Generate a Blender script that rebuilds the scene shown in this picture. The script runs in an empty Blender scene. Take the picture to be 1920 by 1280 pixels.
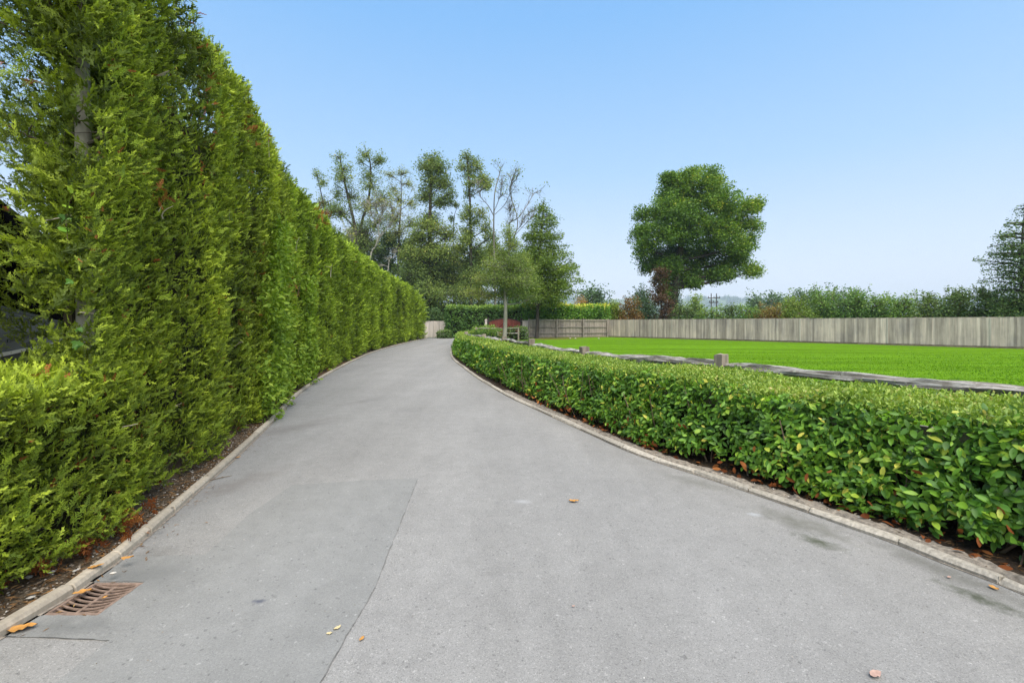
import bpy, math, random
import numpy as np
from mathutils import Vector, Matrix
from mathutils.geometry import tessellate_polygon

SC = bpy.context.scene
COL = SC.collection
R = math.radians
# ------------------------------------------------------------------ camera, sky, sun, exposure
EYE, FPX = 1.5, 862.0
cam = bpy.data.objects.new('camera', bpy.data.cameras.new('camera'))
COL.objects.link(cam)
cam.location = (0, 0, EYE)
cam.rotation_euler = (R(90), 0, 0)
cam.data.sensor_width = 36
cam.data.lens = 36 * FPX / 1920
cam.data.shift_y = -35 / 1920
cam.data.clip_start = .05
cam.data.clip_end = 6000
SC.camera = cam

SUN_EL, SUN_AZ = 60, 160          # azimuth measured from +Y (ahead) towards +X (right)
world = bpy.data.worlds.new('World')
SC.world = world
world.use_nodes = True
wn, wl = world.node_tree.nodes, world.node_tree.links
wn.clear()
sky = wn.new('ShaderNodeTexSky')
sky.sky_type = 'NISHITA'
sky.sun_disc = False
sky.sun_elevation = R(SUN_EL)
sky.sun_rotation = R(SUN_AZ)
sky.air_density = 1.0
sky.dust_density = 1.0
sky.ozone_density = 1.2
bg = wn.new('ShaderNodeBackground')
bg.inputs['Strength'].default_value = .06
wo = wn.new('ShaderNodeOutputWorld')
geo_w = wn.new('ShaderNodeTexCoord')
sepw = wn.new('ShaderNodeSeparateXYZ')
rw = wn.new('ShaderNodeValToRGB')
els = rw.color_ramp.elements
for e_ in range(3): els.new(.5)
for e_, (p_, c_) in zip(els, ((0, (3.6, 3.65, 3.85)), (.10, (3.0, 3.3, 3.85)), (.30, (1.72, 2.7, 3.85)), (.55, (.90, 2.12, 3.85)), (1, (.55, 1.35, 3.0)))):
    e_.position = p_; e_.color = (*c_, 1)
wl.new(geo_w.outputs['Generated'], sepw.inputs[0]); wl.new(sepw.outputs[2], rw.inputs[0])
skm = wn.new('ShaderNodeMix'); skm.data_type = 'RGBA'; skm.inputs[0].default_value = .82
wl.new(sky.outputs[0], skm.inputs[6]); wl.new(rw.outputs[0], skm.inputs[7]); wl.new(skm.outputs[2], bg.inputs[0])
wl.new(bg.outputs[0], wo.inputs[0])

sl = bpy.data.lights.new('sun', 'SUN')
sl.energy = 1.5
sl.angle = R(65)
sl.color = (1, .95, .87)
sun = bpy.data.objects.new('sun', sl)
COL.objects.link(sun)
sdir = Vector((math.sin(R(SUN_AZ)) * math.cos(R(SUN_EL)), math.cos(R(SUN_AZ)) * math.cos(R(SUN_EL)), math.sin(R(SUN_EL))))
sun.rotation_euler = sdir.to_track_quat('Z', 'Y').to_euler()
SC.view_settings.view_transform = 'Standard'
SC.view_settings.look = 'None'
SC.view_settings.exposure = 2.15
SC.view_settings.gamma = 1
SC.cycles.max_bounces = 6
SC.cycles.diffuse_bounces = 3
SC.cycles.glossy_bounces = 2
SC.cycles.transmission_bounces = 3
SC.cycles.transparent_max_bounces = 4
SC.cycles.volume_bounces = 0
SC.cycles.use_denoising = True
SC.cycles.denoising_prefilter = 'NONE'        # keeps the leaf-scale detail crisp

# ------------------------------------------------------------------ helpers
def at(px, py, Y):
    """layout aid: the world point that the 1920 px survey photograph shows at px, py and distance Y"""
    return np.array([(px - 960) / FPX * Y, Y, EYE - (py - 605) / FPX * Y])

def rng(seed):
    return np.random.default_rng(seed)

def tag(o, label=None, cat=None, group=None, kind=None):
    if label: o['label'] = label
    if cat: o['category'] = cat
    if group: o['group'] = group
    if kind: o['kind'] = kind
    return o

def empty(name, loc, rz=0):
    o = bpy.data.objects.new(name, None)
    o.location = tuple(float(c) for c in loc)
    o.rotation_euler = (0, 0, rz)
    o.empty_display_size = .2
    COL.objects.link(o)
    return o

def origin(p):
    v = np.zeros(3)
    while p is not None:
        v = v + np.array(p.location)
        p = p.parent
    return v

def mesh(name, V, F, tint=None, smooth=False):
    """V (n,3); F: array (m,k) or list of arrays with different k"""
    me = bpy.data.meshes.new(name)
    Fs = F if isinstance(F, list) else [F]
    Fs = [np.asarray(f, dtype=np.int32) for f in Fs if len(f)]
    V = np.asarray(V, dtype=np.float32)
    tot = np.concatenate([np.full(len(f), f.shape[1], dtype=np.int32) for f in Fs])
    loops = np.concatenate([f.ravel() for f in Fs])
    st = np.concatenate([[0], np.cumsum(tot)[:-1]]).astype(np.int32)
    me.vertices.add(len(V)); me.vertices.foreach_set('co', V.ravel())
    me.loops.add(len(loops)); me.loops.foreach_set('vertex_index', loops)
    me.polygons.add(len(tot)); me.polygons.foreach_set('loop_start', st)
    me.polygons.foreach_set('use_smooth', np.full(len(tot), bool(smooth)))
    if tint is not None:
        a = me.attributes.new('tint', 'FLOAT', 'FACE')
        a.data.foreach_set('value', np.asarray(tint, dtype=np.float32))
    me.update(calc_edges=True)
    return me

def obj(name, me, mat=None, parent=None, loc=None):
    o = bpy.data.objects.new(name, me)
    if mat is not None and len(me.materials) == 0: me.materials.append(mat)
    if parent is not None: o.parent = parent
    if loc is not None: o.location = tuple(float(c) for c in loc)
    COL.objects.link(o)
    return o

def build(name, V, F, mat, parent=None, tint=None, smooth=False):
    V = np.asarray(V, dtype=float)
    if parent is not None: V = V - origin(parent)
    return obj(name, mesh(name, V, F, tint, smooth), mat, parent)

class MB:
    """collects boxes, bars and tubes into one mesh of quads"""
    def __init__(s): s.v, s.f, s.n = [], [], 0
    def add(s, V, F):
        s.v.append(np.asarray(V, float)); s.f.append(np.asarray(F, int) + s.n); s.n += len(V)
    def box(s, c, size, rz=0, taper=1.0):
        x, y, z = np.array(size) / 2
        P = np.array([[-x, -y, -z], [x, -y, -z], [x, y, -z], [-x, y, -z], [-x, -y, z], [x, -y, z], [x, y, z], [-x, y, z]])
        P[4:, :2] *= taper
        c_, s_ = math.cos(rz), math.sin(rz)
        P = P @ np.array([[c_, -s_, 0], [s_, c_, 0], [0, 0, 1]]).T + np.array(c)
        s.add(P, [[0, 3, 2, 1], [4, 5, 6, 7], [0, 1, 5, 4], [1, 2, 6, 5], [2, 3, 7, 6], [3, 0, 4, 7]])
    def tube(s, pts, r, sides=6, cap=True):
        V, F = tube(pts, r, sides)
        s.add(V, F)
        if cap and sides == 4: s.f.append(np.array([[0, 1, 2, 3]]) + s.n - len(V))
    def build(s, name, mat, parent=None, smooth=False):
        return build(name, np.concatenate(s.v), [np.concatenate([f for f in s.f if f.shape[1] == 4])], mat, parent, None, smooth)

def tube(pts, r, sides=6):
    pts = np.asarray(pts, float); n = len(pts)
    r = np.broadcast_to(np.asarray(r, float), (n,)) if np.ndim(r) else np.full(n, r)
    t = np.gradient(pts, axis=0); t /= np.linalg.norm(t, axis=1)[:, None] + 1e-9
    ref = np.where(np.abs(t[:, 2:3]) > .9, [[1.0, 0, 0]], [[0, 0, 1.0]])
    a = np.cross(t, ref); a /= np.linalg.norm(a, axis=1)[:, None] + 1e-9
    b = np.cross(t, a)
    th = np.arange(sides) * 2 * math.pi / sides
    V = pts[:, None] + r[:, None, None] * (np.cos(th)[None, :, None] * a[:, None] + np.sin(th)[None, :, None] * b[:, None])
    i = np.arange(n - 1)[:, None] * sides; j = np.arange(sides)[None]
    k = (np.arange(sides)[None] + 1) % sides
    F = np.stack([i + j, i + k, i + sides + k, i + sides + j], -1).reshape(-1, 4)
    return V.reshape(-1, 3), F

def tubes(segs, sides=3):
    """many two- or three-point tubes at once: list of (pts, r)"""
    vs, fs, n = [], [], 0
    for p, r in segs:
        V, F = tube(p, r, sides)
        vs.append(V); fs.append(F + n); n += len(V)
    return np.concatenate(vs), np.concatenate(fs)

def _h(i, j, k, seed):
    n = (i * 374761393 + j * 668265263 + k * 2147483647 + seed * 1274126177) & 0xffffffff
    n = ((n ^ (n >> 13)) * 1274126177) & 0xffffffff
    return ((n ^ (n >> 16)) & 0xffff) / 65535.0

def vnoise(P, freq=1.0, seed=0):
    P = np.asarray(P, float) * freq
    I = np.floor(P).astype(np.int64); f = P - I; f = f * f * (3 - 2 * f)
    out = 0
    for dx in (0, 1):
        for dy in (0, 1):
            for dz in (0, 1):
                w = (f[:, 0] if dx else 1 - f[:, 0]) * (f[:, 1] if dy else 1 - f[:, 1]) * (f[:, 2] if dz else 1 - f[:, 2])
                out = out + w * _h(I[:, 0] + dx, I[:, 1] + dy, I[:, 2] + dz, seed)
    return out          # 0..1

def unit(v): return v / (np.linalg.norm(v, axis=-1, keepdims=True) + 1e-9)

def frames(d, nrm):
    """rotation matrices (N,3,3) with columns x = d, z ~ nrm"""
    x = unit(d)
    y = unit(np.cross(nrm, x))
    z = np.cross(x, y)
    return np.stack([x, y, z], -1)

def scatter(T, pos, Rm, scale):
    """copies of template (V, F) -> V, F"""
    TV, TF = T[0], T[1]
    s = np.asarray(scale, float)
    if s.ndim == 1: s = s[:, None]
    TVs = TV[None] * s[:, None, :]
    V = np.einsum('nij,nkj->nki', Rm, TVs) + pos[:, None]
    F = TF[None] + (np.arange(len(pos)) * len(TV))[:, None, None]
    return V.reshape(-1, 3), F.reshape(-1, TF.shape[1])

class Leaves:
    def __init__(s): s.v, s.f, s.t, s.n = [], [], [], 0
    def add(s, T, pos, Rm, scale, tint):
        if not len(pos): return
        V, F = scatter(T, pos, Rm, scale)
        s.v.append(V); s.f.append(F + s.n); s.n += len(V)
        tt = np.repeat(np.asarray(tint, float), len(T[1])); s.t.append(tt + np.tile(T[2], len(pos)) if len(T) > 2 else tt)
    def build(s, name, mat, parent=None, smooth=False, stuff=False):
        o = build(name, np.concatenate(s.v), np.concatenate(s.f), mat, parent, np.clip(np.concatenate(s.t), 0, 1), smooth)
        if stuff: o['kind'] = 'stuff'
        return o

class Curve:
    def __init__(s, pts, n=40):
        P = np.asarray(pts, float)
        E = np.vstack([2 * P[0] - P[1], P, 2 * P[-1] - P[-2]])
        out = []
        for i in range(1, len(E) - 2):
            t = np.linspace(0, 1, n, endpoint=False)[:, None]
            p0, p1, p2, p3 = E[i - 1], E[i], E[i + 1], E[i + 2]
            out.append(.5 * (2 * p1 + (p2 - p0) * t + (2 * p0 - 5 * p1 + 4 * p2 - p3) * t ** 2 + (3 * p1 - p0 - 3 * p2 + p3) * t ** 3))
        s.p = np.vstack(out + [P[-1:]])
        d = np.linalg.norm(np.diff(s.p, axis=0), axis=1)
        s.s = np.concatenate([[0], np.cumsum(d)]); s.L = s.s[-1]
        s.t = unit(np.gradient(s.p, axis=0))
    def pos(s, u): return np.stack([np.interp(u, s.s, s.p[:, k]) for k in range(s.p.shape[1])], -1)
    def tan(s, u): return unit(np.stack([np.interp(u, s.s, s.t[:, k]) for k in range(s.p.shape[1])], -1))
    def right(s, u):
        t = s.tan(u); return np.stack([t[..., 1], -t[..., 0]], -1)
    def at_y(s, y): return float(np.interp(y, s.p[:, 1], s.s))
    def offset(s, off, u):
        return s.pos(u) + s.right(u) * np.asarray(off)[..., None]

# ------------------------------------------------------------------ materials
def nmat(name):
    m = bpy.data.materials.new(name); m.use_nodes = True
    nt = m.node_tree; nt.nodes.clear()
    out = nt.nodes.new('ShaderNodeOutputMaterial')
    b = nt.nodes.new('ShaderNodeBsdfPrincipled')
    nt.links.new(b.outputs[0], out.inputs[0])
    return m, nt, b, out

def N(nt, t, **kw):
    n = nt.nodes.new('ShaderNode' + t)
    for k, v in kw.items():
        if k in n.inputs: n.inputs[k].default_value = v
        else: setattr(n, k, v)
    return n

def ramp(nt, src, stops, interp='LINEAR'):
    r = nt.nodes.new('ShaderNodeValToRGB')
    r.color_ramp.interpolation = interp
    while len(r.color_ramp.elements) < len(stops): r.color_ramp.elements.new(.5)
    for e, (p, c) in zip(r.color_ramp.elements, stops):
        e.position = p; e.color = (*c, 1) if len(c) == 3 else (c[0], c[0], c[0], 1)
    nt.links.new(src, r.inputs[0])
    return r.outputs[0]

def mix(nt, fac, a, b, blend='MIX'):
    n = nt.nodes.new('ShaderNodeMix'); n.data_type = 'RGBA'; n.blend_type = blend
    for sock, v in ((n.inputs[0], fac), (n.inputs[6], a), (n.inputs[7], b)):
        if isinstance(v, (int, float)): sock.default_value = v
        elif isinstance(v, tuple): sock.default_value = (*v, 1)
        else: nt.links.new(v, sock)
    return n.outputs[2]

def noise(nt, co, scale, detail=4, rough=.55, map_scale=None):
    n = N(nt, 'TexNoise', Scale=scale, Detail=detail, Roughness=rough)
    if map_scale is not None:
        mp = N(nt, 'Mapping'); mp.inputs['Scale'].default_value = map_scale
        nt.links.new(co, mp.inputs[0]); co = mp.outputs[0]
    nt.links.new(co, n.inputs[0])
    return n.outputs['Fac']

def bump(nt, b, h, strength, dist):
    n = N(nt, 'Bump', Strength=strength, Distance=dist)
    nt.links.new(h, n.inputs['Height']); nt.links.new(n.outputs[0], b.inputs['Normal'])

def leaf_mat(name, stops, trans=.3, rough=.5, spec=.35, single=False, glow=(1.25, 1.3, .6), gain=(1, 1, 1)):
    m, nt, b, out = nmat(name)
    stops = [(p, tuple(min(.8, x * g) for x, g in zip(c, gain))) for p, c in stops]
    if single:
        src = N(nt, 'ObjectInfo').outputs['Random']
    else:
        src = N(nt, 'Attribute', attribute_name='tint').outputs['Fac']
    c = ramp(nt, src, stops)
    geo = N(nt, 'NewGeometry')
    nz = noise(nt, geo.outputs['Position'], 14, 2)
    c = mix(nt, .35, c, ramp(nt, nz, [(.25, (.55,)), (.75, (1.45,))]), 'MULTIPLY')
    nt.links.new(c, b.inputs['Base Color'])
    b.inputs['Roughness'].default_value = rough
    b.inputs['Specular IOR Level'].default_value = spec
    tr = N(nt, 'BsdfTranslucent')
    nt.links.new(mix(nt, 1.0, c, tuple(glow), 'MULTIPLY'), tr.inputs[0])
    ms = N(nt, 'MixShader', Fac=trans)
    nt.links.new(b.outputs[0], ms.inputs[1]); nt.links.new(tr.outputs[0], ms.inputs[2])
    nt.links.new(ms.outputs[0], out.inputs[0])
    return m

def plain(name, col, rough=.6, spec=.3, metal=0, vary=.25, scale=8, stretch=(1, 1, 1), bumps=0, rand=0, wide=0):
    """solid colour broken up by noise in object space, optional per-object brightness"""
    m, nt, b, out = nmat(name)
    tc = N(nt, 'TexCoord')
    co = tc.outputs['Object']
    if rand:
        oi = N(nt, 'ObjectInfo')
        va = N(nt, 'VectorMath', operation='ADD'); sc_ = N(nt, 'VectorMath', operation='SCALE', Scale=37.0)
        cx = N(nt, 'CombineXYZ'); nt.links.new(oi.outputs['Random'], cx.inputs[0]); nt.links.new(oi.outputs['Random'], cx.inputs[2])
        nt.links.new(cx.outputs[0], sc_.inputs[0]); nt.links.new(co, va.inputs[0]); nt.links.new(sc_.outputs[0], va.inputs[1])
        co = va.outputs[0]
    nz = noise(nt, co, scale, 5, .6, stretch)
    c = mix(nt, 1.0, tuple(col), ramp(nt, nz, [(.25, (1 - vary,)), (.75, (1 + vary,))]), 'MULTIPLY')
    if rand:
        c = mix(nt, 1.0, c, ramp(nt, oi.outputs['Random'], [(0, (1 - rand,)), (1, (1 + rand,))]), 'MULTIPLY')
    if wide:       # weathering that runs across neighbouring pieces
        wz = noise(nt, N(nt, 'NewGeometry').outputs['Position'], .55, 5, .65, (1, 1, .6))
        c = mix(nt, 1.0, c, ramp(nt, wz, [(.32, (1 - wide, 1 - wide, 1 - wide * .9)), (.5, (1, .985, .96)), (.68, (1 + wide * .7, 1 + wide * .65, 1 + wide * .55))]), 'MULTIPLY')
    nt.links.new(c, b.inputs['Base Color'])
    b.inputs['Roughness'].default_value = rough
    b.inputs['Specular IOR Level'].default_value = spec
    b.inputs['Metallic'].default_value = metal
    if bumps: bump(nt, b, nz, bumps, .01)
    return m

M = {}
# conifer, laurel and tree foliage
M['conifer'] = leaf_mat('conifer_foliage', [(0, (.022, .036, .008)), (.4, (.074, .108, .016)), (.75, (.145, .20, .027)), (1, (.265, .335, .05))], .3, .6, .25, gain=(2.2, 1.98, 1.3))
M['conifer_single'] = leaf_mat('conifer_spray', [(0, (.05, .08, .014)), (.5, (.10, .155, .022)), (1, (.22, .30, .045))], .3, .6, .25, True, gain=(2.2, 1.98, 1.3))
M['conifer_far'] = leaf_mat('conifer_foliage_far', [(0, (.024, .040, .008)), (.4, (.074, .117, .016)), (.75, (.14, .21, .027)), (1, (.25, .34, .05))], .3, .6, .25, gain=(2.2, 1.98, 1.3))
M['dead'] = leaf_mat('dead_needles', [(0, (.12, .035, .012)), (.6, (.27, .085, .025)), (1, (.42, .17, .05))], .15, .8, .1, glow=(1, .9, .7))
M['laurel'] = leaf_mat('laurel_leaf', [(0, (.020, .050, .012)), (.4, (.042, .105, .018)), (.75, (.085, .18, .024)), (.93, (.17, .26, .04)), (1, (.30, .30, .07))], .25, .45, .35, gain=(2.25, 2.0, 1.3))
M['laurel_single'] = leaf_mat('laurel_leaf_single', [(0, (.030, .075, .015)), (.5, (.05, .13, .02)), (.85, (.09, .19, .026)), (1, (.19, .28, .04))], .25, .42, .35, True, gain=(2.2, 2.0, 1.3))
M['laurel_young'] = leaf_mat('young_laurel_leaf', [(0, (.09, .15, .012)), (.5, (.22, .33, .03)), (1, (.38, .47, .06))], .35, .55, .2)
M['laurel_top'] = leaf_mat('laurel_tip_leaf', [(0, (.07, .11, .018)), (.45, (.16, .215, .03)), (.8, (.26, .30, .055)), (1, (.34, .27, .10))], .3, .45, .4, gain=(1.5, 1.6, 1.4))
M['oak'] = leaf_mat('oak_leaf', [(0, (.022, .055, .012)), (.5, (.045, .105, .018)), (.85, (.09, .165, .025)), (1, (.16, .20, .03))], .25, .5, .35, gain=(2.7, 2.15, 1.05))
M['wood_leaf'] = leaf_mat('woodland_leaf', [(0, (.030, .052, .018)), (.5, (.062, .095, .028)), (.85, (.11, .14, .04)), (1, (.17, .16, .06))], .22, .6, .25, gain=(3.2, 2.8, 1.9))
M['dark_leaf'] = leaf_mat('dark_ivy_leaf', [(0, (.016, .034, .012)), (.5, (.034, .066, .02)), (1, (.075, .115, .032))], .18, .55, .3, gain=(2.7, 2.4, 1.8))
M['pale_leaf'] = leaf_mat('pale_tree_leaf', [(0, (.045, .065, .022)), (.5, (.09, .115, .038)), (1, (.17, .18, .065))], .25, .6, .25, gain=(3.2, 2.8, 1.9))
M['bush_leaf'] = leaf_mat('bush_leaf', [(0, (.022, .055, .016)), (.5, (.05, .105, .025)), (1, (.11, .17, .04))], .22, .5, .3, gain=(2.3, 2.1, 1.5))
M['lime_leaf'] = leaf_mat('lime_green_leaf', [(0, (.07, .11, .015)), (.5, (.13, .19, .022)), (1, (.24, .28, .04))], .25, .5, .3, gain=(1.5, 1.5, 1.4))
M['copper_leaf'] = leaf_mat('copper_leaf', [(0, (.05, .028, .018)), (.5, (.10, .055, .028)), (1, (.17, .11, .045))], .2, .6, .2, gain=(1.3, 1.3, 1.3))
M['rust_leaf'] = leaf_mat('rust_leaf', [(0, (.10, .05, .018)), (.5, (.18, .10, .03)), (1, (.2, .19, .04))], .2, .6, .2, gain=(1.3, 1.3, 1.3))
M['hornbeam'] = leaf_mat('hornbeam_leaf', [(0, (.07, .115, .016)), (.5, (.17, .245, .032)), (1, (.34, .41, .06))], .28, .55, .25)
M['orange_leaf'] = leaf_mat('orange_leaf', [(0, (.30, .13, .03)), (.5, (.42, .22, .05)), (1, (.45, .36, .07))], .2, .6, .2)
M['blue_leaf'] = leaf_mat('blue_green_leaf', [(0, (.028, .055, .028)), (.5, (.055, .095, .045)), (1, (.10, .145, .065))], .2, .6, .2, gain=(1.8, 1.75, 1.5))
M['bark'] = plain('bark', (.13, .105, .08), .9, .1, 0, .5, 9, (1, 1, .25), .5)
M['dark_bark'] = plain('dark_bark', (.07, .058, .045), .9, .1, 0, .45, 7, (1, 1, .25), .4)
M['pale_bark'] = plain('pale_bark', (.30, .27, .215), .9, .1, 0, .35, 8, (1, 1, .3), .4)
M['grey_bark'] = plain('grey_bark', (.17, .155, .12), .9, .1, 0, .35, 8, (1, 1, .3), .4)
M['twig'] = plain('twig', (.16, .115, .075), .9, .1, 0, .4, 12)
M['pale_twig'] = plain('pale_twig', (.42, .36, .27), .85, .1, 0, .3, 12)
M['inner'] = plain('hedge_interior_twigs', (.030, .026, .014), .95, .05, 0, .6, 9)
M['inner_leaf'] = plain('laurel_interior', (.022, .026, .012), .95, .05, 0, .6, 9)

M['grass'] = leaf_mat('grass_blade', [(0, (.09, .195, .008)), (.5, (.135, .275, .012)), (1, (.21, .34, .035))], .3, .7, .1)
# asphalt
def asphalt(name, base, speck, patchy):
    m, nt, b, out = nmat(name)
    co = N(nt, 'NewGeometry').outputs['Position']
    big = noise(nt, co, .9, 5, .6)
    mid = noise(nt, co, 7, 4, .6)
    c = mix(nt, 1.0, base, ramp(nt, big, [(.3, (1 - patchy,)), (.7, (1 + patchy,))]), 'MULTIPLY')
    c = mix(nt, 1.0, c, ramp(nt, mid, [(.3, (.93,)), (.7, (1.06,))]), 'MULTIPLY')
    v = N(nt, 'TexVoronoi', Scale=230.0); nt.links.new(co, v.inputs[0])
    sep = N(nt, 'SeparateColor'); nt.links.new(v.outputs['Color'], sep.inputs[0])
    c = mix(nt, 1.0, c, ramp(nt, sep.outputs[0], [(0, (1 - speck,)), (.08, (1 - speck,)), (.16, (.94,)), (.8, (1.04,)), (.93, (1 + speck * .6,)), (1, (1 + speck * 1.5,))]), 'MULTIPLY')
    v2 = N(nt, 'TexVoronoi', Scale=85.0); nt.links.new(co, v2.inputs[0])
    sep2 = N(nt, 'SeparateColor'); nt.links.new(v2.outputs['Color'], sep2.inputs[0])
    c = mix(nt, 1.0, c, ramp(nt, sep2.outputs[0], [(0, (.7,)), (.007, (.72,)), (.014, (1,)), (.988, (1,)), (.995, (1.3,))]), 'MULTIPLY')
    trk = noise(nt, co, 1.0, 4, .6, (1.5, .13, 1))
    c = mix(nt, 1.0, c, ramp(nt, trk, [(.35, (.93, .93, .925)), (.65, (1.05, 1.05, 1.05))]), 'MULTIPLY')
    return m, nt, b, out, co, c

def spot(nt, co, cx, cy, rx, ry, seedscale, edge=.55, rot=0):
    """0..1 mask of one stain of its own ragged shape"""
    mp = N(nt, 'Mapping', vector_type='TEXTURE'); mp.inputs['Location'].default_value = (cx, cy, 0)
    mp.inputs['Scale'].default_value = (rx, ry, 1); mp.inputs['Rotation'].default_value = (0, 0, rot)
    nt.links.new(co, mp.inputs[0])
    sep = N(nt, 'SeparateXYZ'); nt.links.new(mp.outputs[0], sep.inputs[0])
    cb = N(nt, 'CombineXYZ'); nt.links.new(sep.outputs[0], cb.inputs[0]); nt.links.new(sep.outputs[1], cb.inputs[1])
    ln = N(nt, 'VectorMath', operation='LENGTH'); nt.links.new(cb.outputs[0], ln.inputs[0])
    nz = noise(nt, co, seedscale, 5, .65)
    ma = N(nt, 'Math', operation='MULTIPLY_ADD'); ma.inputs[1].default_value = 1.5
    nt.links.new(nz, ma.inputs[0]); nt.links.new(ln.outputs['Value'], ma.inputs[2])
    su = N(nt, 'Math', operation='SUBTRACT'); su.inputs[1].default_value = .62; nt.links.new(ma.outputs[0], su.inputs[0])
    return ramp(nt, su.outputs[0], [(max(edge - .35, 0), (1,)), (min(edge + .4, 1.0), (0,))])
m, nt, b, out, co, c = asphalt('asphalt', (.255, .240, .218), .27, .07)
for (cx, cy, rx, ry, sc_, k, colr, rot) in (
        (2.15, 3.45, .55, .22, 9, .75, (.12, .115, .09), -1.0), (2.1, 3.15, .25, .12, 16, .9, (.07, .075, .045), -1.0),
        (2.62, 2.75, .7, .16, 8, .6, (.11, .105, .085), -1.2), (1.75, 4.3, .6, .2, 8, .5, (.13, .125, .10), -.8),
        (2.55, 2.5, .3, .1, 20, .9, (.06, .065, .04), -1.1), (-2.55, 4.3, .9, .3, 5, .5, (.17, .145, .125), 1.2),
        (-3.1, 6.6, 1.3, .35, 4, .5, (.16, .14, .125), 1.1), (-2.3, 2.95, .35, .2, 8, .45, (.13, .12, .105), 0),
        (.08, 3.86, .13, .08, 10, .7, (.38, .37, .35), 0), (-2.9, 8.7, .8, .25, 5, .4, (.155, .14, .125), 1.0),
        (1.9, 3.6, .08, .06, 18, .8, (.40, .40, .39), 0), (.95, 6.7, .9, .25, 5, .45, (.14, .135, .115), -.9)):
    c = mix(nt, mix(nt, 1.0, spot(nt, co, cx, cy, rx, ry, sc_, .52, rot), (k, k, k), 'MULTIPLY'), c, colr)
nt.links.new(c, b.inputs['Base Color']); b.inputs['Roughness'].default_value = .85; b.inputs['Specular IOR Level'].default_value = .25
bump(nt, b, noise(nt, co, 130, 3, .7), .35, .006)
M['asphalt'] = m
m, nt, b, out, co, c = asphalt('asphalt_patch', (.226, .217, .198), .16, .05)
c = mix(nt, mix(nt, 1.0, spot(nt, co, -2.2, 2.72, .5, .28, 5, .6), (.55, .55, .55), 'MULTIPLY'), c, (.12, .118, .11))
c = mix(nt, mix(nt, 1.0, spot(nt, co, -2.2, 2.26, .4, .1, 7, .6), (.5, .5, .5), 'MULTIPLY'), c, (.12, .118, .11))
c = mix(nt, spot(nt, co, -1.363, 2.472, .05, .03, 30, .62), c, (.10, .10, .115))
nt.links.new(c, b.inputs['Base Color']); b.inputs['Roughness'].default_value = .85; b.inputs['Specular IOR Level'].default_value = .25
bump(nt, b, noise(nt, co, 110, 3, .7), .2, .005)
M['patch'] = m
M['joint'] = plain('tar_joint', (.175, .168, .152), .9, .2, 0, .4, 20)

def ground_mat(name, stops, scale, detail=8, rough=.7, bm=.6, bd=.02, stripes=False):
    m, nt, b, out = nmat(name)
    co = N(nt, 'NewGeometry').outputs['Position']
    nz = noise(nt, co, scale, detail, rough)
    c = ramp(nt, nz, stops)
    big = noise(nt, co, scale * .06, 4, .6)
    c = mix(nt, 1.0, c, ramp(nt, big, [(.3, (.82,)), (.7, (1.16,))]), 'MULTIPLY')
    if stripes:
        st = noise(nt, co, 1.0, 3, .6, (.05, 1.6, 1))
        c = mix(nt, 1.0, c, ramp(nt, st, [(.35, (.74,)), (.65, (1.24,))]), 'MULTIPLY')
        st2 = noise(nt, co, 3.2, 4, .65, (.12, 1.0, 1))
        c = mix(nt, 1.0, c, ramp(nt, st2, [(.3, (.80,)), (.7, (1.2,))]), 'MULTIPLY')
        c = mix(nt, mix(nt, 1.0, spot(nt, co, 4.2, 42.4, 4.5, 3.0, .5, .60, .25), (.9, .9, .9), 'MULTIPLY'), c, (.17, .10, .045))
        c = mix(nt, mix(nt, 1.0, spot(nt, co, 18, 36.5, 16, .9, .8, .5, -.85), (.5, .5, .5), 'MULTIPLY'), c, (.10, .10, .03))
    nt.links.new(c, b.inputs['Base Color']); b.inputs['Roughness'].default_value = 1; b.inputs['Specular IOR Level'].default_value = .0 if stripes else .12
    bump(nt, b, nz, bm, bd)
    return m
M['soil'] = ground_mat('bed_soil', [(.3, (.04, .03, .02)), (.5, (.10, .072, .045)), (.62, (.17, .125, .08)), (.72, (.30, .26, .2))], 38)
M['dark_soil'] = ground_mat('dark_bed_soil', [(.3, (.022, .016, .011)), (.55, (.06, .042, .028)), (.75, (.14, .10, .065))], 30)
M['lawn'] = ground_mat('lawn_turf', [(.25, (.071, .146, .008)), (.5, (.099, .197, .010)), (.75, (.143, .256, .019))], 55, 8, .75, .5, .02, True)
M['meadow'] = ground_mat('meadow', [(.3, (.06, .10, .025)), (.7, (.12, .17, .04))], .4)
M['yard'] = ground_mat('yard_gravel', [(.3, (.10, .09, .07)), (.7, (.22, .20, .17))], 20)
M['hill'] = ground_mat('hillside', [(.35, (.05, .085, .03)), (.5, (.09, .14, .045)), (.65, (.17, .20, .08))], .02)
M['kerb'] = plain('kerb_concrete', (.40, .335, .25), .85, .2, 0, .22, 18, (1, 1, 1), .3, .12)
M['kerb_old'] = plain('old_kerb_concrete', (.37, .325, .26), .9, .2, 0, .4, 22, (1, 1, 1), .6, .18)
M['mortar'] = plain('kerb_mortar', (.25, .21, .165), .95, .1, 0, .6, 26, (1, 1, 1), .9)
M['stone'] = plain('stone', (.42, .38, .32), .8, .2, 0, .3, 20, (1, 1, 1), .3, .4)
M['litter'] = leaf_mat('leaf_litter', [(0, (.06, .035, .018)), (.5, (.16, .085, .035)), (.9, (.30, .15, .05)), (1, (.45, .30, .12))], .05, .9, .1, glow=(1, 1, 1))
M['fallen_orange'] = plain('fallen_leaf_orange', (.50, .24, .06), .7, .2, 0, .3, 30)
M['fallen_pale'] = plain('fallen_leaf_pale', (.58, .46, .24), .7, .2, 0, .25, 30)
M['fallen_pink'] = plain('fallen_leaf_pink', (.42, .27, .21), .7, .2, 0, .25, 30)
M['fallen_brown'] = plain('fallen_leaf_brown', (.27, .09, .03), .7, .2, 0, .35, 30)
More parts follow.
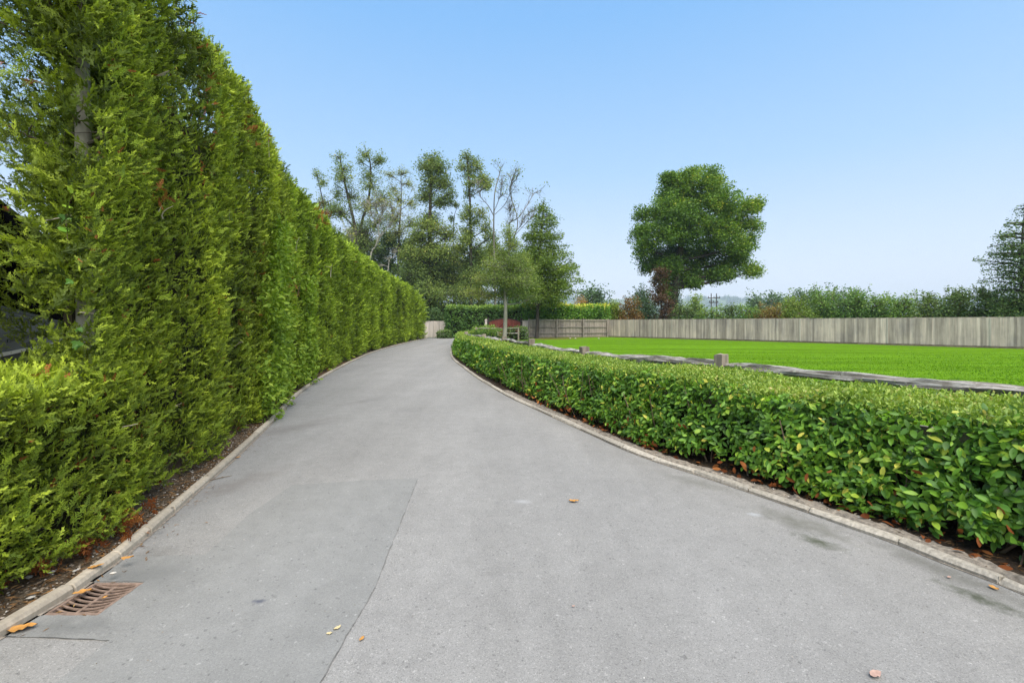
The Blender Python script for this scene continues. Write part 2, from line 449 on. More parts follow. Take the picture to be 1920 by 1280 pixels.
M['iron'] = plain('rusty_iron', (.25, .17, .125), .75, .3, .15, .4, 30, (1, 1, 1), .3)
M['shaded_silt'] = plain('shaded_drain_silt', (.012, .010, .008), .95, .1)  # silt darkened: shade of a deeper pit put into its colour
# timber
M['fence_board'] = plain('weathered_fence_board', (.49, .40, .335), .9, .1, 0, .28, 3.5, (3, 3, .22), .2, .30, .30)
M['fence_board_back'] = plain('fence_board_rear', (.29, .245, .20), .9, .1, 0, .35, 3.5, (3, 3, .25), .2, .2, .25)
M['fence_rail'] = plain('fence_rail', (.26, .22, .18), .9, .1, 0, .35, 5, (.3, 1, 1), .2, .15)
M['fence_pale'] = plain('pale_fence_board', (.50, .43, .36), .9, .1, 0, .25, 3, (3, 3, .3), .2, .15)
M['gravel_board'] = plain('gravel_board', (.20, .15, .11), .9, .1, 0, .4, 4, (1, 1, 1), .2, .2)
M['gate_red'] = plain('red_brown_gate_timber', (.17, .036, .022), .55, .35, 0, .25, 4, (3, 3, .3), .1, .12)
M['gate_dark'] = plain('dark_gate_post', (.035, .024, .02), .6, .3)
def split_wood():
    m, nt, b, out = nmat('weathered_split_oak')
    tc = N(nt, 'TexCoord'); co = tc.outputs['Object']
    oi = N(nt, 'ObjectInfo'); va = N(nt, 'VectorMath', operation='ADD')
    sc_ = N(nt, 'VectorMath', operation='SCALE', Scale=53.0); cx = N(nt, 'CombineXYZ')
    nt.links.new(oi.outputs['Random'], cx.inputs[1]); nt.links.new(cx.outputs[0], sc_.inputs[0])
    nt.links.new(co, va.inputs[0]); nt.links.new(sc_.outputs[0], va.inputs[1]); co = va.outputs[0]
    fine = noise(nt, co, 14, 6, .7, (.16, 2.2, 2.2))
    c = ramp(nt, fine, [(.30, (.06, .05, .042)), (.43, (.19, .16, .13)), (.54, (.37, .335, .29)), (.70, (.58, .55, .50))])
    blot = noise(nt, co, 5, 5, .65)
    c = mix(nt, ramp(nt, blot, [(.54, (0,)), (.66, (.7,))]), c, (.17, .14, .11))
    lich = noise(nt, co, 21, 4, .7)
    c = mix(nt, ramp(nt, lich, [(.6, (0,)), (.68, (.8,))]), c, (.46, .45, .36))
    nt.links.new(c, b.inputs['Base Color']); b.inputs['Roughness'].default_value = .9; b.inputs['Specular IOR Level'].default_value = .15
    bump(nt, b, fine, .8, .02)
    return m
M['rail'] = split_wood()
M['rail_post'] = plain('oak_post', (.25, .205, .155), .9, .1, 0, .45, 6, (2.5, 2.5, .25), .5, .15)
# vehicle
M['black_paint'] = plain('black_vehicle_paint', (.006, .006, .007), .9, .0, 0, .1, 3)
M['grey_paint'] = plain('grey_vehicle_paint', (.15, .15, .155), .5, .2, .0, .1, 3)
M['stripe_paint'] = plain('charcoal_stripe_paint', (.012, .012, .013), .5, .15, 0, .1, 3)
M['chrome'] = plain('brushed_trim', (.5, .5, .5), .3, .5, .8, .1, 3)
M['skirt'] = plain('dark_skirt', (.030, .025, .020), .6, .3, 0, .2, 3)
M['glass'] = plain('dark_glass', (.004, .004, .005), .8, .0, 0, .05, 2)
M['tyre'] = plain('tyre_rubber', (.015, .015, .015), .85, .2, 0, .2, 10)
M['amber'] = plain('amber_lens', (.16, .045, .01), .6, .2, 0, .1, 10)
M['metal'] = plain('galvanised_metal', (.35, .35, .35), .5, .4, .6, .2, 6)

# ------------------------------------------------------------------ plan of the place (metres; camera over 0,0 looking along +Y)
KL = Curve([(-2.62, -4), (-2.56, -1.5), (-2.5, .5), (-2.46, 1.6), (-2.45, 2.3), (-2.455, 2.7), (-2.62, 3.4), (-2.84, 4.2), (-3.13, 5.28), (-3.68, 7.1),
            (-4.55, 9.9), (-5.4, 13.6), (-6.3, 18.5), (-7.05, 23.5), (-7.7, 31), (-8.05, 39), (-8.3, 45.5)])
KR = Curve([(3.16, -4), (3.14, -1), (3.08, .6), (2.98, 1.9), (2.84, 2.55), (2.72, 2.83), (2.58, 3.21), (2.26, 3.8), (1.918, 4.4), (1.446, 5.19),
            (1.02, 6.3), (.38, 8.08), (-.11, 9.5), (-.84, 12.1), (-1.59, 15.2), (-2.3, 18.3), (-2.88, 21.6), (-3.55, 27), (-3.75, 31), (-3.2, 35.2),
            (-1.3, 38.2), (2.0, 39.6)])

def poly_sheet(name, outline, z, mat, parent=None, holes=()):
    loops = [[Vector((float(x), float(y), 0)) for x, y in outline]] + [[Vector((float(x), float(y), 0)) for x, y in h] for h in holes]
    tri = tessellate_polygon(loops)
    P = [v for l in loops for v in l]
    V = np.array([(v.x, v.y, z) for v in P])
    F = []
    for t in tri:
        a, b_, c_ = (V[i] for i in t)
        F.append(t if np.cross(b_ - a, c_ - a)[2] > 0 else t[::-1])
    return build(name, V, np.array(F), mat, parent)

g = poly_sheet('ground', [(-3500, -300), (3500, -300), (3500, 3500), (-3500, 3500)], -.10, M['meadow']); tag(g, kind='structure')
uL = np.linspace(0, KL.L, 120); uR = np.linspace(0, KR.L, 120)
pl, pr = KL.pos(uL), KR.pos(uR)
DX0, DX1, DY0, DY1 = -2.405, -2.125, 2.36, 2.655        # the drain's frame
keep = (pl[:, 1] < DY0 - .01) | (pl[:, 1] > DY1 + .01)
low, high = pl[pl[:, 1] < DY0 - .01], pl[pl[:, 1] > DY1 + .01]
notch = np.array([(-2.45, DY0), (DX1, DY0), (DX1, DY1), (-2.455, DY1)])
outl = np.vstack([low, notch, high, [(6, 45.6), (9, 44), (2.0, 39.6)], pr[::-1][1:]])
road = tag(poly_sheet('driveway', outl, 0, M['asphalt']), kind='structure')
def wob(pts, n=14, amp=.0018, seed=3):
    """a saw-cut edge with a little raggedness"""
    r_ = rng(seed); out = []
    for a, b_ in zip(pts, pts[1:] + pts[:1]):
        a, b_ = np.array(a), np.array(b_)
        for k in range(n): out.append(a + (b_ - a) * k / n + (r_.normal(0, amp, 2) if k else 0))
    return out
patch_pts = [(-.76, -3.0), (-.80, 1.9), (-.775, 2.6), (-.84, 3.5), (-.905, 4.43), (-1.45, 4.36), (-2.03, 4.24), (-2.06, 3.6), (-1.98, 2.97), (-2.44, 2.95), (-2.45, 2.66), (DX1 + .0, 2.66), (DX1 + .0, 2.355), (-2.44, 2.355), (-2.45, 2.20), (-1.9, 2.17), (-1.95, -3.0)]
pw = wob(patch_pts)
build_patch = poly_sheet('repair_patch', pw, .004, M['patch'], road)
jm = MB()
pa = np.array(pw)
for i0, i1 in ((14 * 1, 14 * 6 + 1), (14 * 8, 14 * 9), (14 * 14, 14 * 15 + 1)):
    seg = pa[i0:i1]; jr = rng(i0)
    for a, b_ in zip(seg[:-1], seg[1:]):
        if jr.random() < .35: continue
        d = b_ - a; L_ = np.linalg.norm(d); n_ = np.array([d[1], -d[0]]) / L_
        w0 = .0008 + .0018 * jr.random()
        q = np.array([[*(a - n_ * w0), .0065], [*(b_ - n_ * w0), .0065], [*(b_ + n_ * w0), .0065], [*(a + n_ * w0), .0065]])
        jm.add(q, [[3, 2, 1, 0]])
jm.build('tar_joint', M['joint'], road)

# verges, yard, lawn
def band(name, C, o0, o1, z0, z1, mat, seed=0, n=260, across=5, bumpz=.02):
    u = np.linspace(0, C.L, n); rows = []
    for k in range(across):
        f = k / (across - 1)
        off = np.interp(f, [0, 1], [o0, o1]); p = C.offset(np.full(n, off), u)
        z = z0 + (z1 - z0) * f + (bumpz * (vnoise(np.c_[p, np.zeros(n)], 5, seed) - .5) if 0 < k < across - 1 else 0)
        rows.append(np.c_[p, np.broadcast_to(z, (n,))])
    V = np.stack(rows, 1).reshape(-1, 3)
    i = np.arange(n - 1)[:, None] * across + np.arange(across - 1)[None]
    F = np.stack([i, i + 1, i + across + 1, i + across], -1).reshape(-1, 4)
    o = build(name, V, F if o1 > o0 else F[:, ::-1], mat, None, None, True)
    return tag(o, kind='structure')
band('planting_bed', KL, -.05, -2.6, .025, .06, M['soil'], 1)
band('planting_bed', KR, .05, 2.2, .012, .05, M['dark_soil'], 2)
yard = np.vstack([KL.offset(np.full(60, -2.5), np.linspace(0, KL.L, 60)), [(-30, 45), (-40, 20), (-30, -6)]])
tag(poly_sheet('yard', yard[::-1], .0, M['yard']), kind='structure')
uB = np.linspace(0, KR.L, 120)
FA, FB = np.array([9.95, 47.6]), np.array([35.5, 17.8])     # close-board fence line
lawn_in = KR.offset(np.full(120, 2.1), uB); lawn_in = lawn_in[lawn_in[:, 1] < 30]
lawn = np.vstack([lawn_in, [(-1.0, 33), (-.2, 37.2), (1.3, 40.2), (1.7, 44.25), (6.0, 46), FA + (.1, .1), FB, (38, 10), (30, -6), (5.2, -6)]])
tag(poly_sheet('lawn', lawn, .035, M['lawn']), kind='structure')

# blades of grass on the nearer part of the lawn
r_ = rng(55); n = 70000
gy = r_.uniform(4, 24, n) ; gx = r_.uniform(-1, 1, n) * gy * .62 + gy * .5
uu = np.interp(gy, KR.p[:, 1], KR.s); rel = gx - KR.pos(uu)[:, 0]
km = (rel > 2.35) & (gx < 24) & (r_.random(n) < np.clip((24 - gy) / 14, 0, 1)); gx, gy = gx[km], gy[km]; n = len(gx)
gh = r_.uniform(.018, .045, n) * (.7 + .6 * vnoise(np.c_[gx, gy, gx * 0], .8, 3)); ga = r_.uniform(0, 6.28, n); gw = .006 + .0006 * gy
B0 = np.c_[gx, gy, np.full(n, .034)]; wv = np.c_[np.cos(ga) * gw, np.sin(ga) * gw, np.zeros(n)]; tipv = np.c_[r_.normal(0, .018, (n, 2)), gh]
build_g = build('grass', np.stack([B0 - wv, B0 + wv, B0 + tipv], 1).reshape(-1, 3), np.arange(3 * n).reshape(-1, 3), M['grass'], None, np.clip(r_.normal(.5, .22, n), 0, 1)); build_g['kind'] = 'stuff'

# ------------------------------------------------------------------ kerbs
def kerb_profile(w, h, rnd):
    return np.array([(-w / 2, -.04), (-w / 2, h * .55), (-w / 2 + w * .18 * rnd, h * .9), (0, h), (w / 2 - w * .18 * rnd, h * .9), (w / 2, h * .55), (w / 2, -.04)])
def kerb_mesh(name, prof, seed, rough):
    r_ = rng(seed); n = 5; k = len(prof); rows = []
    for i in range(n):
        p = prof.copy()
        s = 1.0 if 0 < i < n - 1 else .93
        p = p * (s, s) + r_.normal(0, rough, p.shape) * [[1, 1]]
        x = -.5 + i / (n - 1) if 0 < i < n - 1 else (-.5 if i == 0 else .5)
        if i == 1: x = -.485
        if i == n - 2: x = .485
        rows.append(np.c_[np.full(k, x), p])
    V = np.concatenate(rows)
    F = [[i * k + j, i * k + j + 1, (i + 1) * k + j + 1, (i + 1) * k + j] for i in range(n - 1) for j in range(k - 1)]
    F4 = np.array(F)
    caps = np.array([list(range(k))[::-1], [(n - 1) * k + j for j in range(k)]])
    return mesh(name, V, [F4[:, ::-1], caps[:, ::-1]])
def lay_kerb(C, off, prof, mat, seed, rough, lens, y0, y1, z=0):
    root = band('kerb', C, off - .055, off + .055, .004, .004, M['mortar'], seed, 200, 3, 0)
    meshes = [kerb_mesh('kerb_stone', prof, seed + i, rough) for i in range(5)]
    for m_ in meshes: m_.materials.append(mat)
    r_ = rng(seed); u = C.at_y(y0); end = C.at_y(y1); i = 0
    while u < end:
        y = C.pos(u)[1]
        L = lens(y, r_)
        a, b_ = C.offset(np.array(off), np.array(u)), C.offset(np.array(off), np.array(u + L))
        d = b_ - a; ll = np.linalg.norm(d)
        o = obj('kerb_stone', meshes[i % 5], None, root)
        o.location = (*((a + b_) / 2), z + r_.normal(0, .0025))
        o.rotation_euler = (r_.normal(0, .02), r_.normal(0, .004), math.atan2(d[1], d[0]) + r_.normal(0, .006))
        o.scale = (ll - .006, 1, 1)
        u += L; i += 1
    return root
kerb_l = lay_kerb(KL, -.02, kerb_profile(.074, .055, 1), M['kerb'], 11, .0016, lambda y, r_: .37 if y < 4 else .915, -3, 44.5)
kerb_r = lay_kerb(KR, .03, kerb_profile(.09, .038, 1), M['kerb_old'], 23, .0045, lambda y, r_: r_.uniform(.42, .62) if y < 6 else .915, -1, 34)
# broken mortar haunching behind the right-hand kerb
u = np.linspace(KR.at_y(1.5), KR.at_y(10), 400); rows = []
for f, off in enumerate((.045, .075, .13, .19, .27)):
    p = KR.offset(np.full(len(u), off) + .035 * (vnoise(np.c_[KR.pos(u), np.zeros(len(u))], 6, 5 + f) - .5) * (f > 0), u)
    z = (.046 - .005 * f) * (f > 0) + .028 * (vnoise(np.c_[p, np.zeros(len(u))], 22, 9) - .5) - (.035 if f == 4 else 0)
    rows.append(np.c_[p, z])
V = np.stack(rows, 1).reshape(-1, 3); i = np.arange(len(u) - 1)[:, None] * 5 + np.arange(4)[None]
build('haunching', V, np.stack([i, i + 1, i + 6, i + 5], -1).reshape(-1, 4), M['mortar'], kerb_r)

# ------------------------------------------------------------------ drain
dr = tag(empty('drain_grate', ((DX0 + DX1) / 2, (DY0 + DY1) / 2, 0)), 'rusty dished iron drain grate with two columns of slots beside the kerb', 'drain grate')
cx, cy = (DX0 + DX1) / 2, (DY0 + DY1) / 2
W_, L_ = DX1 - DX0, DY1 - DY0
def dish(x): return .004 - .010 * (1 - (2 * (x - cx) / W_) ** 2)
mb = MB()
mb.box((cx, cy, -.085), (W_, L_, .01))
for sx in (-1, 1): mb.box((cx + sx * (W_ / 2 - .003), cy, -.045), (.006, L_ - .013, .07))
for sy in (-1, 1): mb.box((cx, cy + sy * (L_ / 2 - .003), -.045), (W_, .006, .07))
mb.build('shaded_silt_pit', M['shaded_silt'], dr)
for sx in (-1, 1): mb = MB(); mb.box((cx + sx * (W_ / 2 - .009), cy, -.008), (.018, L_ - .041, .024)); mb.build('side_rail', M['iron'], dr)
def vbar(name, y0, y1, xa, xb, bow):
    xs = np.linspace(xa, xb, 9); V = []
    for x in xs:
        yb = bow(x)
        V += [[x, y0 + yb, dish(x)], [x, y1 + yb, dish(x)], [x, y1 + yb, dish(x) - .007], [x, y0 + yb, dish(x) - .007]]
    V = np.array(V); F = []
    for k in range(len(xs) - 1):
        a = k * 4
        F += [[a, a + 4, a + 5, a + 1], [a + 1, a + 5, a + 6, a + 2], [a + 2, a + 6, a + 7, a + 3], [a + 3, a + 7, a + 4, a]]
    F += [[0, 1, 2, 3], [len(V) - 1, len(V) - 2, len(V) - 3, len(V) - 4]]
    return build(name, V, np.array(F), M['iron'], dr)
bow = lambda x: -.03 * (1 - ((x - cx) / (W_ / 2)) ** 2)
nb = 8; pitch = (L_ - .035) / nb
for k in range(nb + 1):
    y = DY0 + .022 + k * pitch
    h_ = .0105
    vbar('grate_bar', y, y + h_, DX0 + .019, cx - .009, bow)
    vbar('grate_bar', y, y + h_, cx + .009, DX1 - .019, bow)
mb = MB(); mb.box((cx, cy - .012, -.017), (.0175, L_ - .03, .022)); mb.build('spine_bar', M['iron'], dr)
for sy in (-1, 1): mb = MB(); mb.box((cx, cy + sy * (L_ / 2 - .010), -.010), (W_, .020, .022)); mb.build('end_rail', M['iron'], dr)

# ------------------------------------------------------------------ foliage templates
def rhomb(p, d, L, w, up):
    d = d / np.linalg.norm(d); s = np.cross(up, d); s /= np.linalg.norm(s) + 1e-9
    m_ = p + d * L * .42
    return [p, m_ + s * w / 2 + up * w * .12, p + d * L, m_ - s * w / 2 + up * w * .12]
def spray_template(seed, nb, sub, w, axis_w=None, subl=.45):
    r_ = rng(seed); Q = []
    up = np.array([0, 0, 1.0])
    def ax(t): return np.array([t, .03 * math.sin(3 * t + seed), .05 * math.sin(2.6 * t) - .10 * t * t])
    na = 4 if nb > 8 else 2
    for k in range(na): Q.append(rhomb(ax(k / na), ax((k + 1) / na) - ax(k / na), 1.15 / na, axis_w or w, up))
    for i in range(nb):
        t = .1 + .86 * i / nb; side = 1 if i % 2 else -1
        ln = (.30 * (1 - t) ** .75 + .07) * r_.uniform(.75, 1.2)
        a = R(r_.uniform(26, 44))
        d = np.array([math.cos(a), side * math.sin(a), r_.normal(0, .16)])
        p = ax(t); Q.append(rhomb(p, d, ln, w, up))
        for j in range(sub):
            f = .25 + .6 * (j + .5) / sub
            s2 = 1 if (j % 2) else -1
            a2 = a * side + s2 * R(r_.uniform(30, 45))
            d2 = np.array([math.cos(a2), math.sin(a2), r_.normal(0, .2)])
            Q.append(rhomb(p + d / np.linalg.norm(d) * ln * f, d2, ln * subl * (1.1 - f * .6), w * .9, up))
    V = np.array(Q).reshape(-1, 3); F = np.arange(len(V)).reshape(-1, 4)
    ft = np.clip((V.reshape(-1, 4, 3)[:, 2, 0] - .5) * .34, -.2, .25)
    return V, F, ft
SPR_BIG = [spray_template(s, 11, 2, .062) for s in range(4)]
SPR_NEAR = [spray_template(s, 6, 1, .125, None, .6) for s in range(4)]
SPR_MID = [spray_template(s + 10, 6, 0, .14) for s in range(3)]
SPR_FAR = [spray_template(s + 20, 8, 0, .11) for s in range(3)]

def leaf_template(seed, wid, fold, droop, curl=0):
    st = [(0, 0), (.18, .62), (.45, 1.0), (.72, .8), (.9, .38), (1, 0)]
    mid = [(t, 0, curl * math.sin(t * 3.1) - droop * t * t) for t, _ in st]
    lo = [(t, wid / 2 * w, fold * w + curl * math.sin(t * 3.1) - droop * t * t) for t, w in st[1:-1]]
    ro = [(t, -wid / 2 * w, fold * w + curl * math.sin(t * 3.1) - droop * t * t) for t, w in st[1:-1]]
    V = np.array(mid + lo + ro); T = []
    m_, l, r_ = 6, 6, 10
    T += [[0, 1, l], [0, 10, 1], [4, 5, 9], [4, 13, 5]]
    for k in range(3):
        T += [[k + 1, k + 2, l + k + 1], [k + 1, l + k + 1, l + k], [k + 1, 10 + k, 10 + k + 1], [k + 1, 10 + k + 1, k + 2]]
    return V, np.array(T)
LEAF = [leaf_template(0, .46, .05, .10), leaf_template(1, .40, .07, .22), leaf_template(2, .52, .03, .05, .04), leaf_template(3, .43, .09, .15, -.03)]
LEAF_MID = [(np.array([(0, 0, 0), (.45, .22, .05), (1, 0, -.1), (.45, -.22, .05), (.5, 0, 0)]), np.array([(0, 4, 1), (1, 4, 2), (2, 4, 3), (3, 4, 0)]))]
LEAF_FAR = [(np.array([(0, 0, 0), (.5, .26, .04), (1, 0, -.05), (.5, -.26, .04)]), np.array([(0, 1, 2, 3)]))]
LEAF_FAR_T = [(np.array([(0, 0, 0), (.5, .3, .06), (1, 0, -.08), (.5, -.3, .06)]), np.array([(0, 2, 1), (0, 3, 2)]))]

class Profile:
    """rounded-rectangle section: front foot, up, over the top, down the back"""
    def __init__(s, t, H, z0, rad):
        pts = [(0, z0, -1, 0), (0, H - rad, -1, 0)]
        for a in np.linspace(0, 90, 6)[1:]:
            c_, s_ = math.cos(R(a)), math.sin(R(a)); pts.append((rad - rad * c_, H - rad + rad * s_, -c_, s_))
        pts.append((t - rad, H, 0, 1))
        for a in np.linspace(0, 90, 6)[1:]:
            c_, s_ = math.cos(R(a)), math.sin(R(a)); pts.append((t - rad + rad * s_, H - rad + rad * c_, s_, c_))
        pts.append((t, z0, 1, 0))
        s.p = np.array(pts); d = np.linalg.norm(np.diff(s.p[:, :2], axis=0), axis=1)
        s.s = np.concatenate([[0], np.cumsum(d)]); s.L = s.s[-1]
    def at(s, q): return [np.interp(q, s.s, s.p[:, k]) for k in range(4)]

def hedge_points(C, off, side, u0, u1, thick, height, z0, rad, n, r_, back=.35):
    """n random points on a hedge's skin; off(u) = its front face's distance from the curve, side = +1/-1 (which side of the curve it lies).
    Returns P, normal, tangent, u, q (0 foot .. 1)"""
    u = r_.uniform(u0, u1, n)
    th, H = thick(u), height(u)
    pf = H - z0; Lq = 2 * pf + th
    q = r_.uniform(0, 1, n)
    qq = np.where(q < 1, q, q) * (pf + th + back * pf)
    front, top = qq < pf, (qq >= pf) & (qq < pf + th)
    bk = ~front & ~top
    a = np.where(front, 0, np.where(top, qq - pf, th))
    z = np.where(front, z0 + qq, np.where(top, H, H - (qq - pf - th) / max(back, .01)))
    na = np.where(front, -1.0, np.where(bk, 1.0, 0)); nz = np.where(top, 1.0, 0)
    # rounded shoulders
    e = np.clip(1 - (H - z) / rad, 0, 1) * (front | bk)
    nz = nz + e * .9; a = np.where(front, a + rad * (1 - np.sqrt(np.clip(1 - e ** 2, 0, 1))), np.where(bk, a - rad * (1 - np.sqrt(np.clip(1 - e ** 2, 0, 1))), a))
    e2 = np.clip(1 - a / rad, 0, 1) * top; e3 = np.clip(1 - (th - a) / rad, 0, 1) * top
    na = na - e2 * .8 + e3 * .8; z = z - top * rad * .35 * (e2 ** 2 + e3 ** 2)
    tn = C.tan(u); rt = C.right(u) * side
    base = C.pos(u) + rt * off(u)[:, None]
    P = np.c_[base + rt * a[:, None], z]
    nrm = unit(np.c_[rt * na[:, None], nz])
    return P, nrm, np.c_[tn, np.zeros(n)], u, np.where(top, 1.0, (z - z0) / (H - z0))

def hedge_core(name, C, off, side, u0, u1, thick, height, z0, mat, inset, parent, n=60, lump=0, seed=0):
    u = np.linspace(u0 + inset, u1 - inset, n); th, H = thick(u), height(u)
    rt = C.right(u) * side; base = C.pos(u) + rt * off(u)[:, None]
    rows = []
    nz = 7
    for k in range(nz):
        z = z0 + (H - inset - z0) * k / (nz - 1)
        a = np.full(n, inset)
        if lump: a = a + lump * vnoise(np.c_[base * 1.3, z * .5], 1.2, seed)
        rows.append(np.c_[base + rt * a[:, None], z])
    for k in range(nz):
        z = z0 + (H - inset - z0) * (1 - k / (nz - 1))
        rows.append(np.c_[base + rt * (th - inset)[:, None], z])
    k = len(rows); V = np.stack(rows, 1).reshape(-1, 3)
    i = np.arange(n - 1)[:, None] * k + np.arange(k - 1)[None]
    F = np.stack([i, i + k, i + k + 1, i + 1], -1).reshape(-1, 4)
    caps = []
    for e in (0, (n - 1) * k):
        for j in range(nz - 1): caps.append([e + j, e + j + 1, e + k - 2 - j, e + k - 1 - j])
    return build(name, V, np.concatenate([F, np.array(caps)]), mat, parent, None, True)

def to_px(P):
    return np.stack([960 + FPX * P[:, 0] / P[:, 1], 605 - FPX * (P[:, 2] - EYE) / P[:, 1]], -1)

# ------------------------------------------------------------------ the tall conifer hedge, its first tree and the low hedge before it
def conifer(L, r_, P, nrm, tan, size, T, per, tint0, upw=.7, outw=.6, spread=.5, tint_sd=.16):
    """fans of feathery sprays rooted at P"""
    n = len(P)
    if n == 0: return
    side = r_.normal(0, .35, n)[:, None] * tan
    stem = unit(nrm * outw + np.array([0, 0, upw]) + side + r_.normal(0, .22, (n, 3)))
    for k in range(per):
        f = k / max(per - 1, 1)
        d = unit(stem + r_.normal(0, spread, (n, 3)))
        pos = P + stem * (size * (f - .3))[:, None] * .9 + r_.normal(0, .25, (n, 3)) * size[:, None]
        nn = unit(nrm + np.array([0, 0, .5]) + r_.normal(0, .75, (n, 3)))
        s = size * r_.uniform(.65, 1.25, n)
        t = tint0 + .22 * (f - .5) + r_.normal(0, tint_sd, n)
        which = r_.integers(0, len(T), n)
        for j in range(len(T)):
            m_ = which == j
            L.add(T[j], pos[m_], frames(d[m_], nn[m_]), s[m_], t[m_])

H_TALL = 4.72
offL = lambda u: np.full(np.shape(u), .24) + .10 * np.clip((KL.pos(u)[..., 1] - 2) / 2, 0, 1) * 0
def lumps(P, seed=0):
    """the clipped face's unevenness: tall furrows between trees and small hollows"""
    a = vnoise(P * [1.25, 1.25, .16], 1.0, seed) - .5
    b_ = vnoise(P * [1, 1, .55], 2.6, seed + 1) - .5
    c_ = vnoise(P, 5.5, seed + 2) - .5
    fa = np.clip((P[:, 1] - 6) / 8, 0, 1)
    return (.19 + .06 * fa) * a + .17 * b_ + .11 * c_

uT0, uT1, uT2 = KL.at_y(3.05), KL.at_y(4.35), KL.at_y(38.6)
thT = lambda u: np.full(np.shape(u), 1.5)
hT = lambda u: H_TALL + .10 * np.sin(u * 1.9) + .07 * np.sin(u * 5.3 + 1) - .012 * np.clip(u - uT1, 0, 50)
hedge = tag(empty('conifer_hedge', (*KL.offset(np.array(-.9), np.array(uT1 + 12)), 0)), 'tall clipped conifer hedge walling the curve of the drive', 'hedge')
first = tag(empty('conifer_tree', (-3.45, 3.72, 0)), 'first conifer of the tall hedge, its bare grey trunk and loose side branches showing', 'tree')

LOD = [(-1, 5.2, 330, .062, SPR_NEAR, 6, 'near'), (5.2, 10.5, 210, .085, SPR_MID, 6, 'mid'), (10.5, 19, 130, .12, SPR_FAR, 6, 'far'), (19, 40, 62, .18, SPR_FAR, 6, 'far')]
def conifer_face(Lv, u0, u1, thick, height, z0, rad, seed, back=.25, dens=1.0, gaps=None, tint_shift=0):
    r_ = rng(seed)
    for (y0, y1, dn, sz, T, per, _) in LOD:
        a, b_ = max(u0, KL.at_y(max(y0, KL.p[0, 1]))), min(u1, KL.at_y(y1))
        if b_ <= a: continue
        um = (a + b_) / 2
        area = (b_ - a) * ((1 + back) * float(height(np.array(um))) + float(thick(np.array(um))))
        n = int(area * dn * dens)
        P, nr, tn, u, q = hedge_points(KL, offL, -1, a, b_, thick, height, z0, rad, n, r_, back)
        lu = lumps(P)
        hollow = vnoise(P * [1, 1, .45], 1.9, 77)
        keepm = hollow < r_.uniform(.62, .77, n)
        if gaps is not None: keepm &= gaps(P, r_)
        P = P + nr * (lu * np.where(nr[:, 2] > .7, .35, 1.0))[:, None]
        P, nr, tn, lu, q = P[keepm], nr[keepm], tn[keepm], lu[keepm], q[keepm]
        size = sz * r_.uniform(.75, 1.3, len(P))
        young = vnoise(P, 1.7, 31)
        t0 = .44 + 1.25 * lu + .34 * (young - .5) + .14 * (nr[:, 2] > .6) + tint_shift  # hollows tinted darker, bulges and top lighter: shade put into colour
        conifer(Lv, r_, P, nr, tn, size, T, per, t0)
        # darker foliage behind the skin closes the wall, gap shade put into its tint
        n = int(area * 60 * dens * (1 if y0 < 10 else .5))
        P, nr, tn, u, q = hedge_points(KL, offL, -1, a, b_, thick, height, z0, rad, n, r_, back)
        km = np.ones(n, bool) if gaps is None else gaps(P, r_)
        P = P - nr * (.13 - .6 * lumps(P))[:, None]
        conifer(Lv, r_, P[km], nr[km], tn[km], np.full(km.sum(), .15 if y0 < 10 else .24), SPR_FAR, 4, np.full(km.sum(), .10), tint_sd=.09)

# hollows between the trees further along, and one bare hole
def gaps_tall(P, r_):
    k = np.ones(len(P), bool)
    for (y, w, z0_, z1_) in ((8.6, .16, 2.1, 3.9), (26.3, .35, 0, 4.6), (19.4, .2, .5, 4.2), (33.5, .3, 0, 4.5), (15.2, .16, 1.2, 4.6), (12.2, .16, 2.8, 4.7), (6.6, .13, 2.2, 3.4)):
        k &= ~((np.abs(P[:, 1] - y) < w) & (P[:, 2] > z0_) & (P[:, 2] < z1_) & (r_.random(len(P)) < .9))
    return k
for (ya, yb, mk, sd_) in ((4.35, 9.5, 'conifer', 101), (9.5, 38.6, 'conifer_far', 102)):
    Lv = Leaves(); conifer_face(Lv, KL.at_y(ya), KL.at_y(yb), thT, hT, .07, .3, sd_, gaps=gaps_tall)
    Lv.build('foliage', M[mk], hedge, stuff=True)
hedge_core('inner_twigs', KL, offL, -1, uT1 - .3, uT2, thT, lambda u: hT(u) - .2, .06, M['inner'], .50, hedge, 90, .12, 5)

# the separate conifer at the hedge's far end
uE0, uE1 = KL.at_y(39.4), KL.at_y(42.6)
endc = tag(empty('conifer_bush', (*KL.offset(np.array(-.9), np.array((uE0 + uE1) / 2)), 0)), 'lower clipped conifer standing apart at the far end of the tall hedge', 'bush')
Lv = Leaves(); r_ = rng(61)
hE = lambda u: 3.75 - .28 * ((u - (uE0 + uE1) / 2)) ** 2 * .4
P, nr, tn, u, q = hedge_points(KL, offL, -1, uE0, uE1, lambda u: np.full(np.shape(u), 1.5), hE, .06, .5, 900, r_, 1)
P = P + nr * lumps(P)[:, None] * .7
conifer(Lv, r_, P, nr, tn, .36 * r_.uniform(.8, 1.3, len(P)), SPR_FAR, 5, .42 + .5 * lumps(P))
Lv.build('foliage', M['conifer_far'], endc, stuff=True)
hedge_core('inner_twigs', KL, offL, -1, uE0, uE1, lambda u: np.full(np.shape(u), 1.5), lambda u: hE(u) - .1, .05, M['inner'], .3, endc, 12)

